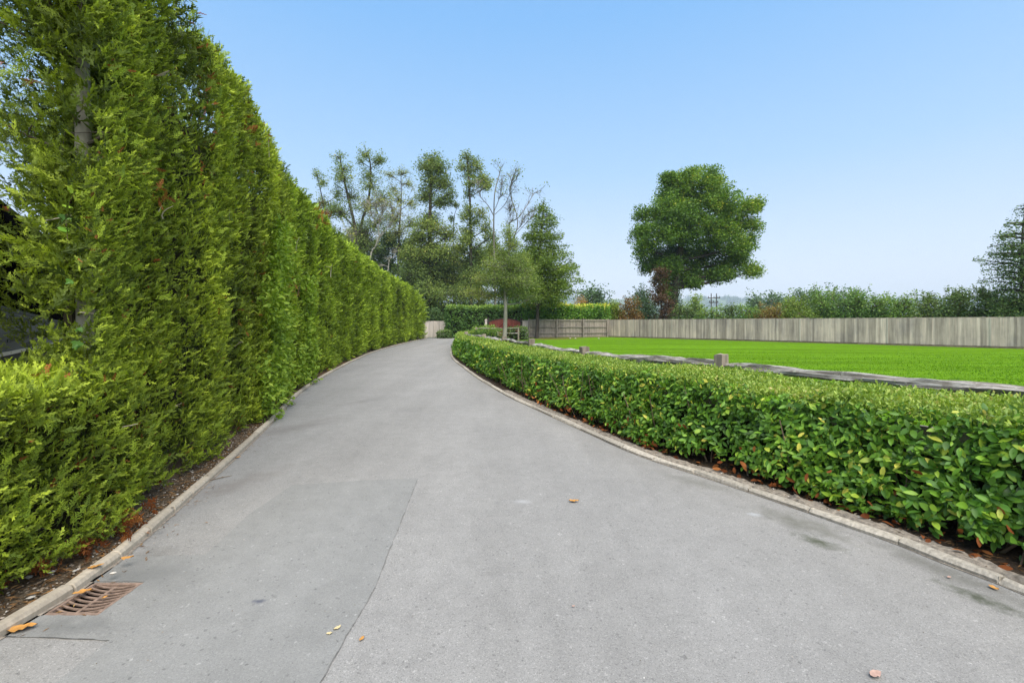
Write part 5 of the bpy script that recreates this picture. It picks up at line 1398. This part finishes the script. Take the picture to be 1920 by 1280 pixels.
# ------------------------------------------------------------------ shrubs and bushes along the far side of the fence
def bush(name, label, Y, px, top, rx, mat, seed, tint=.45, leaf=.2, tips=120, per=14, spiky=0, base=612, cat='bush', clump=.28, group=None):
    ry = (base - top) / 2; r_ = rng(seed + 500)
    bl = [(px + dx * rx, base - ry * 2 * fy, rx * .5 * r_.uniform(.85, 1.15), ry * .55, s) for dx, fy, s in ((-.5, .35, -.05), (.5, .35, -.05), (0, .4, 0), (-.35, .68, .05), (.35, .66, .06), (0, .80, .10), (-.72, .25, -.08), (.72, .25, -.08), (-.15, .2, -.12), (.3, .15, -.12))]
    def sp(Lv, root, tp, rad, r2):
        k = Y / FPX; sg = []
        for i in range(spiky):
            s = at(px + r2.uniform(-.7, .7) * rx, top + ry * .5, Y) + (0, r2.uniform(-.5, .5), 0); d = unit(np.array([r2.normal(0, .4), r2.normal(0, .3), 1])); ln = ry * k * r2.uniform(.5, 1.1)
            sg.append(([s, s + d * ln * .5, s + d * ln], [.02, .014, .006])); t = r2.uniform(.25, 1, 26)
            rand_leaves(Lv, s + d * (ln * t)[:, None] + r2.normal(0, .09, (26, 3)), leaf, tint + .1 + r2.normal(0, .15, 26), r2, .3)
        if sg: V, F = tubes(sg, 4); o = build('shoots', V, F, M['twig'], root, None, True); o['kind'] = 'stuff'
    return blob_tree(name, label, cat, Y, [(px, 640), (px, base - ry), (px, top + ry * .6)], .08, bl, tips, per, clump, leaf, mat, M['twig'], seed, group, twig_r=.02, tint=tint, extra=sp, depth=.8)
bush('orange_tree', 'small tree turning orange above the laurel hedge, beside the layered tree', 58, 1090, 556, 14, M['orange_leaf'], 1, .45, .2, 70, 14, cat='tree')
bush('round_tree', 'rounded blue-green tree rising behind the fence-top laurel hedge', 80, 1113, 536, 40, M['blue_leaf'], 2, .4, .42, 240, 16, cat='tree', clump=.5)
bush('lime_bush', 'bright lime-green bush at the corner where the two fences meet', 51, 1152, 562, 18, M['lime_leaf'], 3, .5, .2, 110)
bush('rust_bush', 'rusty red-brown bush just behind the fence corner', 50, 1180, 565, 22, M['rust_leaf'], 4, .45, .19, 140, 14, 4)
bush('willow_bush', 'loose grey-green bush left of the copper sapling', 54, 1213, 553, 24, M['blue_leaf'], 5, .55, .22, 150, 14, 8)
bush('willow_bush', 'taller feathery green bush behind the rusty one', 62, 1200, 540, 18, M['blue_leaf'], 6, .5, .24, 110, 12, 6)
bush('elder_bush', 'dark bush with upright shoots at the right foot of the oak', 49, 1288, 574, 30, M['dark_leaf'], 7, .5, .2, 170, 14, 9)
bush('lime_bush', 'pale yellow-green rounded bush far behind the right side of the oak', 85, 1305, 553, 16, M['lime_leaf'], 8, .5, .34, 90, 14, clump=.4)
bush('bramble_bush', 'low mixed bramble bush below the power pole', 47, 1335, 578, 28, M['bush_leaf'], 9, .6, .17, 150, 13, 3)
bush('bramble_bush', 'dark green low bush with ragged top, right of the power pole', 46, 1372, 574, 24, M['dark_leaf'], 10, .65, .17, 130, 13, 3)
bush('elder_bush', 'green bush with two tall leafy shoots standing clear of it', 44, 1405, 577, 26, M['bush_leaf'], 11, .65, .17, 130, 13, 7)
bush('rust_bush', 'long low russet-tinged bush behind the middle of the fence', 43, 1445, 573, 34, M['rust_leaf'], 12, .62, .16, 170, 13, 3)
bush('lime_bush', 'yellow-green mounded bush behind the middle of the fence', 43, 1492, 556, 34, M['lime_leaf'], 13, .32, .17, 210, 14, 3)
bush('hazel_bush', 'tall green hazel-like bush, first to the right of the yellow-green mound', 44, 1540, 546, 36, M['bush_leaf'], 14, .62, .19, 230, 14, 6)
bush('hazel_bush', 'tall green bush with dark upright sprigs, second right of the yellow-green mound', 43, 1592, 548, 36, M['bush_leaf'], 15, .55, .19, 230, 14, 8)
bush('hazel_bush', 'even green bush behind the fence with a smooth lower top', 41, 1645, 555, 34, M['bush_leaf'], 16, .6, .18, 210, 14, 4)
bush('hazel_bush', 'soft light-topped bush behind the fence where the far hill dips', 39, 1695, 557, 34, M['bush_leaf'], 17, .6, .17, 210, 14, 3)
bush('laurel_bush', 'dark bush with pale undersides low behind the fence', 37, 1745, 556, 32, M['dark_leaf'], 18, .75, .17, 210, 14, 10)
bush('laurel_bush', 'dark broad-leaved bush with a curled sprig on its crown', 35, 1797, 550, 34, M['dark_leaf'], 19, .7, .17, 220, 14, 12)
bush('laurel_bush', 'high dark bush with straggling bare shoots, next to the feathery tree', 33.5, 1850, 545, 36, M['dark_leaf'], 20, .68, .17, 250, 14, 16)
bush('laurel_bush', 'dark low bush under the feathery tree at the end of the fence', 31, 1905, 562, 34, M['dark_leaf'], 21, .6, .16, 210, 14, 6)
bush('laurel_bush', 'dark bush beyond the end of the feathery tree', 29, 1975, 552, 40, M['dark_leaf'], 22, .6, .16, 160, 14, 4)
bush('yew_bush', 'dark bush closing the gap between the tall hedge and the pale fence', 49, 812, 580, 24, M['dark_leaf'], 23, .35, .2, 160, 14, 0)

# far tree belt, hills
def crown_mass(name, pts, sizes, mat, seed, kind='stuff', label=None, cat=None):
    r_ = rng(seed); Lv = Leaves()
    for p, s in zip(pts, sizes):
        n = 60; d = unit(r_.normal(0, 1, (n, 3))); d[:, 2] = np.abs(d[:, 2]) * 1.1 - .3
        pos = np.array(p) + d * s * r_.uniform(.55, 1.05, (n, 1)); rand_leaves(Lv, pos, s * .42, .45 + .2 * r_.normal() * np.ones(n) + r_.normal(0, .12, n), r_, .6)
    o = Lv.build(name, mat, None, False, True)
    tag(o, label, cat); return o
r_ = rng(88)
for i, (px, top, rx, Yd, lab) in enumerate(((1455, 549, 22, 130, 'hazy rounded tree far behind the yellow-green mound'), (1500, 542, 20, 140, 'hazy taller tree in the far belt, left of the belt\'s middle'), (1525, 544, 18, 150, 'hazy bushy tree in the middle of the far belt'),
                                              (1565, 541, 26, 140, 'broad hazy tree at the right of the far belt'), (1600, 546, 22, 135, 'hazy tree ending the far belt on the right'), (1418, 553, 16, 140, 'small hazy round tree beginning the far belt'))):
    bush('field_tree', lab, Yd, px, top, rx, M['blue_leaf'], 60 + i, .6, .7, 130, 14, cat='tree', clump=.85, group='far belt of trees beyond the bushes')
def hill(name, x0, x1, Y, base_h, amp, seed, depth, mat):
    nx, ny = 90, 14; xs = np.linspace(x0, x1, nx); V = []
    for j in range(ny):
        f = j / (ny - 1); y = Y + depth * f
        h = math.sin(f * math.pi * .5) ** 1.2
        z = (base_h + amp * (vnoise(np.c_[xs, np.full(nx, 0.), np.full(nx, 0.)], 1 / 1200, seed) - .5) * 2 + amp * .5 * (vnoise(np.c_[xs, np.full(nx, y), np.full(nx, 0.)], 1 / 370, seed + 1) - .5)) * h - .5
        V.append(np.c_[xs, np.full(nx, y), z])
    V = np.concatenate(V); i = np.arange(ny - 1)[:, None] * nx + np.arange(nx - 1)[None]
    F = np.stack([i, i + 1, i + nx + 1, i + nx], -1).reshape(-1, 4)
    o = build(name, V, F, mat, None, None, True); tag(o, kind='structure'); return V
HV = hill('hill', -1500, 4400, 1800, 142, 24, 3, 1100, M['hill'])
r_ = rng(90); idx = r_.integers(0, len(HV), 1500); pts = HV[idx] + np.c_[r_.uniform(-34, 34, (1500, 2)), np.full(1500, 5)]
wd = vnoise(pts, 1 / 260, 4) > .36
crown_mass('hill_woodland', pts[wd], r_.uniform(13, 24, wd.sum()), M['blue_leaf'], 91)

# ------------------------------------------------------------------ power pole
Yp = 112.0; k_ = Yp / FPX
pole = tag(empty('power_pole', (*at(1341, 605, Yp)[:2], 0)), 'twin-post wooden power pole with two crossarms, seen past the oak', 'power pole')
xa, xb = at(1333.5, 0, Yp)[0], at(1343.3, 0, Yp)[0]
for x in (xa, xb): mb = MB(); mb.tube(np.array([(x, Yp, -.1), (x, Yp, 5), (x, Yp, at(0, 550, Yp)[2])]), [.14, .125, .1], 7); mb.build('post', M['dark_bark'], pole)
for (xl, xr, py) in ((1327, 1349.5, 558.5), (1329, 1346, 567)):
    mb = MB(); zc = at(0, py, Yp)[2]; mb.box(((at(xl, 0, Yp)[0] + at(xr, 0, Yp)[0]) / 2, Yp - .15, zc), ((xr - xl) * k_, .16, .2)); arm = mb.build('crossarm', M['dark_bark'], pole)
    for px in (xl + 1, (xl + xr) / 2, xr - 1): mb = MB(); x = at(px, 0, Yp)[0]; mb.tube(np.array([(x, Yp - .15, zc + .08), (x, Yp - .15, zc + .42)]), [.09, .06], 6); mb.build('insulator', M['gate_dark'], arm)

# ------------------------------------------------------------------ coach parked behind the hedge
dirv = np.array([-.613, .79]); nrv = np.array([.79, .613])        # along its side; out of its visible side
rv = tag(empty('motorhome', (-6.9, 6.5, 0)), 'black and silver coach with dark swooping stripes, parked behind the left conifer', 'coach')
A0 = np.array([-6.0, 5.4])
def side(s, z, out=0.0): p = A0 + dirv * s + nrv * out; return [p[0], p[1], z]
def side_panel(name, outline, mat, out, thick, parent):
    """outline (s, z) of a panel on the coach's side, with its own thickness"""
    n = len(outline); V = [side(s, z, out) for s, z in outline] + [side(s, z, out - thick) for s, z in outline]
    tri = tessellate_polygon([[Vector((s, z, 0)) for s, z in outline]])
    F3 = [list(t) for t in tri] + [[i + n for i in t[::-1]] for t in tri]
    F4 = [[i, (i + 1) % n, n + (i + 1) % n, n + i] for i in range(n)]
    return build(name, np.array(V), [np.array(F3), np.array(F4)], mat, parent)
sec = [(0, .42), (0, 2.75), (-.05, 2.98), (-.18, 3.12), (-.4, 3.18), (-1.9, 3.18), (-2.2, 3.1), (-2.35, 2.85), (-2.35, .42)]
rows = []
for s, sc_ in ((-2.2, 1), (4.5, 1), (4.75, .985), (4.95, .95), (5.05, .88)):
    rows.append([side(s, .42 + (z - .42) * (1 - (1 - sc_) * .8), o * sc_ - (1 - sc_) * .6) for o, z in sec])
V = np.array(rows).reshape(-1, 3); kk = len(sec)
F = [[i * kk + j, i * kk + (j + 1) % kk, (i + 1) * kk + (j + 1) % kk, (i + 1) * kk + j] for i in range(4) for j in range(kk)]
body = build('body', V, [np.array(F), np.array([list(range(kk)), [4 * kk + j for j in range(kk)][::-1]])], M['black_paint'], rv, None, False)
side_panel('lower_panel', [(-2.15, 1.16), (4.4, 1.16), (4.4, 1.52), (2.5, 1.60), (-2.15, 1.78)], M['grey_paint'], .012, .012, rv)
def swoosh(z0, z1, w0, w1, s0=-2.1, s1=4.2, c=0.0):
    ss = np.linspace(s0, s1, 14); f = (ss - s0) / (s1 - s0); zc = z0 + (z1 - z0) * f + c * np.sin(f * math.pi); w = (w0 + (w1 - w0) * f) / 2
    return [(s, z) for s, z in zip(ss, zc - w)] + [(s, z) for s, z in zip(ss[::-1], (zc + w)[::-1])]
side_panel('stripe', swoosh(1.70, 1.50, .05, .03, c=.03), M['stripe_paint'], .018, .005, rv)
side_panel('stripe', swoosh(1.60, 1.45, .07, .04, c=.03), M['stripe_paint'], .018, .005, rv)
side_panel('stripe', swoosh(1.28, 1.48, .04, .09, .2, 4.2, -.03), M['stripe_paint'], .018, .005, rv)
side_panel('stripe', swoosh(1.20, 1.36, .03, .10, 1.0, 4.3, -.02), M['stripe_paint'], .018, .005, rv)
side_panel('trim', [(-2.15, 1.11), (4.5, 1.11), (4.5, 1.155), (-2.15, 1.155)], M['chrome'], .03, .03, rv)
side_panel('skirt', [(-2.15, .45), (4.5, .45), (4.5, 1.10), (-2.15, 1.10)], M['skirt'], .008, .008, rv)
side_panel('window', [(-1.9, 1.95), (1.2, 1.95), (1.2, 2.6), (-1.9, 2.6)], M['glass'], .010, .01, rv)
side_panel('window', [(1.5, 1.95), (4.2, 1.95), (4.2, 2.55), (1.5, 2.6)], M['glass'], .010, .01, rv)
mb = MB(); p = side(.12, 2.86, .02); mb.box(p, (.09, .05, .05), math.atan2(dirv[1], dirv[0])); mb.build('marker_light', M['amber'], rv)
for s in (-1.1, 3.2):
    c0, c1 = np.array(side(s, .46, .0)), np.array(side(s, .46, -.28)); V, F = tube(np.array([c1, c1 + (c0 - c1) * .02, c0 - (c0 - c1) * .02, c0]), [.38, .46, .46, .36], 24)
    w = build('wheel', V, [F, np.array([[3 * 24 + j for j in range(24)]])], M['tyre'], rv, None, False); V, F = tube(np.array([side(s, .46, -.02), side(s, .46, .012)]), [.25, .22], 18)
    build('rim', V, [F, np.array([[18 + j for j in range(18)]])], M['chrome'], w)

# ------------------------------------------------------------------ litter, gravel, fallen leaves
r_ = rng(300)
Lv = Leaves(); n = 5200
yy = r_.uniform(1.2, 20, n) ** 1.0; u = np.interp(yy, KL.p[:, 1], KL.s); off = -np.abs(r_.normal(0, .16, n)) - .045 + .03 * r_.random(n)
P = np.c_[KL.offset(off, u), .034 + r_.uniform(0, .012, n)]
T_need = (np.array([(0, 0, 0), (.5, .09, .03), (1, 0, 0), (.5, -.09, .03)]), np.array([(0, 2, 1), (0, 3, 2)]))
d = unit(np.c_[r_.normal(0, 1, (n, 2)), r_.normal(0, .12, n)]); nn = unit(r_.normal(0, .25, (n, 3)) + (0, 0, 1))
Lv.add(T_need, P, frames(d, nn), r_.uniform(.02, .07, n), r_.uniform(0, .95, n))
n = 420; yy = r_.uniform(2.2, 16, n); u = np.interp(yy, KL.p[:, 1], KL.s); off = np.abs(r_.normal(0, .10, n)) + .03   # a few swept against the kerb on the road side
k = vnoise(np.c_[yy, yy * 0, yy * 0], 1.3, 6) > .52; P = np.c_[KL.offset(off, u), np.full(n, .006)][k]; n = len(P)
Lv.add(T_need, P, frames(unit(np.c_[r_.normal(0, 1, (n, 2)), np.zeros(n)]), unit(r_.normal(0, .1, (n, 3)) + (0, 0, 1))), r_.uniform(.015, .05, n), r_.uniform(.2, 1, n))
n = 2600; yy = r_.uniform(1.0, 18, n); u = np.interp(yy, KR.p[:, 1], KR.s); off = .20 + np.abs(r_.normal(0, .16, n)); P = np.c_[KR.offset(off, u), .03 + r_.uniform(0, .015, n)]
Lv.add(T_need, P, frames(unit(np.c_[r_.normal(0, 1, (n, 2)), r_.normal(0, .15, n)]), unit(r_.normal(0, .3, (n, 3)) + (0, 0, 1))), r_.uniform(.02, .06, n), r_.uniform(0, .75, n))
n = 150; yy = r_.uniform(1.6, 8, n); u = np.interp(yy, KR.p[:, 1], KR.s); off = .17 + np.abs(r_.normal(0, .09, n)); P = np.c_[KR.offset(off, u), .035 + r_.uniform(0, .02, n)]
o = Lv.build('leaf_litter', M['litter'], None, False, True)
Lq = Leaves(); w = r_.integers(0, 4, n)
for j in range(4): Lq.add(LEAF[j], P[w == j], frames(unit(np.c_[r_.normal(0, 1, ((w == j).sum(), 2)), r_.normal(0, .2, (w == j).sum())]), unit(r_.normal(0, .45, ((w == j).sum(), 3)) + (0, 0, 1))), r_.uniform(.05, .09, (w == j).sum()), r_.uniform(0, .9, (w == j).sum()))
Lq.build('dry_laurel_leaves', M['dead'], None, True, True)
# gravel in the left bed and grit on the road's edge
ico_v = unit(np.array([(0, 0, 1), (.9, 0, .3), (.28, .85, .3), (-.73, .53, .3), (-.73, -.53, .3), (.28, -.85, .3), (0, 0, -.6)])) * [1, .8, .55]
ico_f = np.array([(0, 1, 2), (0, 2, 3), (0, 3, 4), (0, 4, 5), (0, 5, 1), (6, 2, 1), (6, 3, 2), (6, 4, 3), (6, 5, 4), (6, 1, 5)])
def gravel(name, P, s, mat, seed):
    r_ = rng(seed); n = len(P); Lg = Leaves(); Lg.add((ico_v, ico_f), P, frames(unit(np.c_[r_.normal(0, 1, (n, 2)), r_.normal(0, .2, n)]), unit(r_.normal(0, .25, (n, 3)) + (0, 0, 1))), s, r_.random(n))
    return Lg.build(name, mat, None, False, True)
M['gravel'] = leaf_mat('gravel', [(0, (.10, .075, .05)), (.6, (.26, .2, .14)), (.9, (.42, .36, .29)), (1, (.6, .57, .52))], 0, .9, .15)
n = 2600; yy = r_.uniform(1.4, 9, n); u = np.interp(yy, KL.p[:, 1], KL.s); off = -.05 - np.abs(r_.normal(0, .17, n)); gravel('gravel', np.c_[KL.offset(off, u), np.full(n, .032)], r_.uniform(.003, .013, n), M['gravel'], 1)
n = 500; yy = r_.uniform(1.4, 7, n); u = np.interp(yy, KR.p[:, 1], KR.s); off = .10 + np.abs(r_.normal(0, .07, n)); gravel('gravel', np.c_[KR.offset(off, u), np.full(n, .032)], r_.uniform(.003, .012, n), M['gravel'], 2)
n = 260; yy = r_.uniform(1.2, 5, n); xx = r_.uniform(-2.4, 2.6, n); gravel('grit', np.c_[xx, yy, np.full(n, .006)], r_.uniform(.0015, .004, n), M['gravel'], 3)
# stones one can tell apart in the left bed
st_me = mesh('stone', ico_v, ico_f, None, False); st_me.materials.append(M['stone'])
for i, (px, py, s, lab) in enumerate(((88, 1118, .032, 'largest pale stone in the bed, touching the kerb just behind the drain grate'), (98, 1072, .026, 'grey flat stone in the bed under the drooping brown sprays'),
        (54, 1082, .026, 'pale bluish stone half under the low conifer hedge'), (58, 1120, .022, 'small cream stone in the bed close to the nearest end of the kerb'),
        (140, 1070, .018, 'small white stone in the bed level with the far side of the drain grate'), (212, 1074, .020, 'small pale stone in the bed below the orange leaf behind the kerb'), (300, 990, .018, 'small white stone sitting on top of the left kerb'))):
    p = at(px, py, (EYE - .04) * FPX / (py - 605))
    o = bpy.data.objects.new('stone', st_me); o.location = tuple(p); o.scale = (s, s * .9, s * .8); o.rotation_euler = (0, 0, i * 1.3); COL.objects.link(o)
    tag(o, lab, 'stone', 'pale stones in the left bed')
# fallen leaves on the road
def dry_leaf(px, py, ln, mat, label, ang, seed, lobes=False, z=.006):
    r_ = rng(seed); Y = (EYE - z) * FPX / (py - 605); p = at(px, py, Y); n = 9; V = []
    for i in range(n):
        t = i / (n - 1); w = .27 * math.sin(math.pi * min(1, t * 1.02)) ** .8 * (1 + (.12 * math.sin(i * 2.9) if lobes else .1 * r_.normal())); c_ = .06 * math.sin(t * 3 + seed)
        lift = .05 + .10 * abs(t - .45) + .02 * r_.random()
        V += [[t - .5, w + c_, lift + .10 * r_.random()], [t - .5, c_, lift], [t - .5, -w + c_, lift + .12 * r_.random()]]
    V = np.array(V) * ln; F = []
    for i in range(n - 1): F += [[3 * i, 3 * i + 1, 3 * i + 4, 3 * i + 3], [3 * i + 1, 3 * i + 2, 3 * i + 5, 3 * i + 4]]
    o = obj('fallen_leaf', mesh('fallen_leaf', V, np.array(F), None, True), M[mat]); o.location = (p[0], p[1], z); o.rotation_euler = (0, 0, ang)
    return tag(o, label, 'leaf', 'fallen leaves on the drive')
dry_leaf(1076, 940, .085, 'fallen_orange', 'orange fallen leaf alone in the middle of the drive', .1, 1)
dry_leaf(618, 1187, .030, 'fallen_pale', 'smaller of two pale leaf scraps lying together on the drive', .3, 2)
dry_leaf(632, 1177, .040, 'fallen_pale', 'larger of two pale leaf scraps lying together on the drive', .9, 3, True)
dry_leaf(678, 1197, .034, 'fallen_orange', 'tiny peach leaf beside the edge of the repaired strip', 1.1, 4)
dry_leaf(1642, 1265, .065, 'fallen_pink', 'dull pink curled leaf at the near edge of the drive', .2, 5)
dry_leaf(154, 1112, .085, 'fallen_orange', 'yellow-brown leaf on the kerb side of the drain grate', .5, 6, False, .02)
dry_leaf(196, 1120, .030, 'fallen_orange', 'small orange leaf on the middle bar of the drain grate', 1.4, 7, True, .012)
dry_leaf(40, 1180, .12, 'fallen_orange', 'lobed orange leaf at the foot of the kerb nearest the viewer', .5, 8, True)
dry_leaf(238, 1047, .07, 'fallen_orange', 'crumpled orange leaf hanging over the kerb beyond the drain', .4, 9, True, .05)
dry_leaf(180, 1063, .075, 'fallen_orange', 'long orange leaf in the bed just behind the kerb', .8, 10, False, .05)
dry_leaf(1863, 1102, .05, 'fallen_orange', 'orange leaf against the right-hand kerb at the edge of view', 1.6, 11, True)
dry_leaf(1780, 1082, .03, 'fallen_pink', 'small tan leaf a little in from the right-hand kerb', .2, 12)
dry_leaf(445, 858, .06, 'fallen_orange', 'tan leaf by the left kerb where the hedge begins to tower', .7, 13, True)
dry_leaf(1075, 1136, .02, 'fallen_pink', 'faint pink scrap in the middle of the drive', .7, 14)
tw = tag(empty('fallen_twig', (*at(430, 897, 1.49 * FPX / 292)[:2], .008)), 'thin dark twig lying on the drive near the left kerb', 'twig')
V, F = tube(np.array([(-2.86, 4.36, .008), (-2.80, 4.43, .012), (-2.74, 4.50, .008)]), [.004, .004, .002], 5); build('stem', V, F, M['twig'], tw)
V, F = tube(np.array([(-2.80, 4.43, .012), (-2.81, 4.47, .010)]), [.003, .0015], 5); build('side_shoot', V, F, M['twig'], tw)
# pale mushrooms at the edge of the lawn
for i, (px, py, lab) in enumerate(((1079, 634.5, 'pale round mushroom at the lawn edge under the layered tree'), (1122.5, 634.5, 'pale round mushroom at the lawn edge near the fence corner'), (1069, 634, 'smaller pale mushroom just left of another at the lawn edge'))):
    Y = (EYE - .1) * FPX / (py - 605); p = at(px, py, Y); root = tag(empty('mushroom', (p[0], p[1], .035)), lab, 'mushroom', 'mushrooms on the lawn')
    V, F = tube(np.array([(p[0], p[1], .03), (p[0], p[1], .09)]), [.03, .025], 7); build('stem', V, F, M['stone'], root)
    V, F = tube(np.array([(p[0], p[1], .085), (p[0], p[1], .09), (p[0], p[1], .12), (p[0], p[1], .145), (p[0], p[1], .155)]), [.03, .10, .09, .05, .005], 10); build('cap', V, F, M['kerb'], root, None, True)

# ------------------------------------------------------------------ air
hz = bpy.data.materials.new('haze_air'); hz.use_nodes = True; hz.node_tree.nodes.clear()
ho = hz.node_tree.nodes.new('ShaderNodeOutputMaterial'); pv = hz.node_tree.nodes.new('ShaderNodeVolumePrincipled')
pv.inputs['Color'].default_value = (.80, .90, 1.0, 1); pv.inputs['Density'].default_value = .00028
hz.node_tree.links.new(pv.outputs[0], ho.inputs['Volume'])
mb = MB(); mb.box((1200, 1400, 109), (7000, 3300, 220.4)); o = mb.build('haze', hz); o['kind'] = 'stuff'
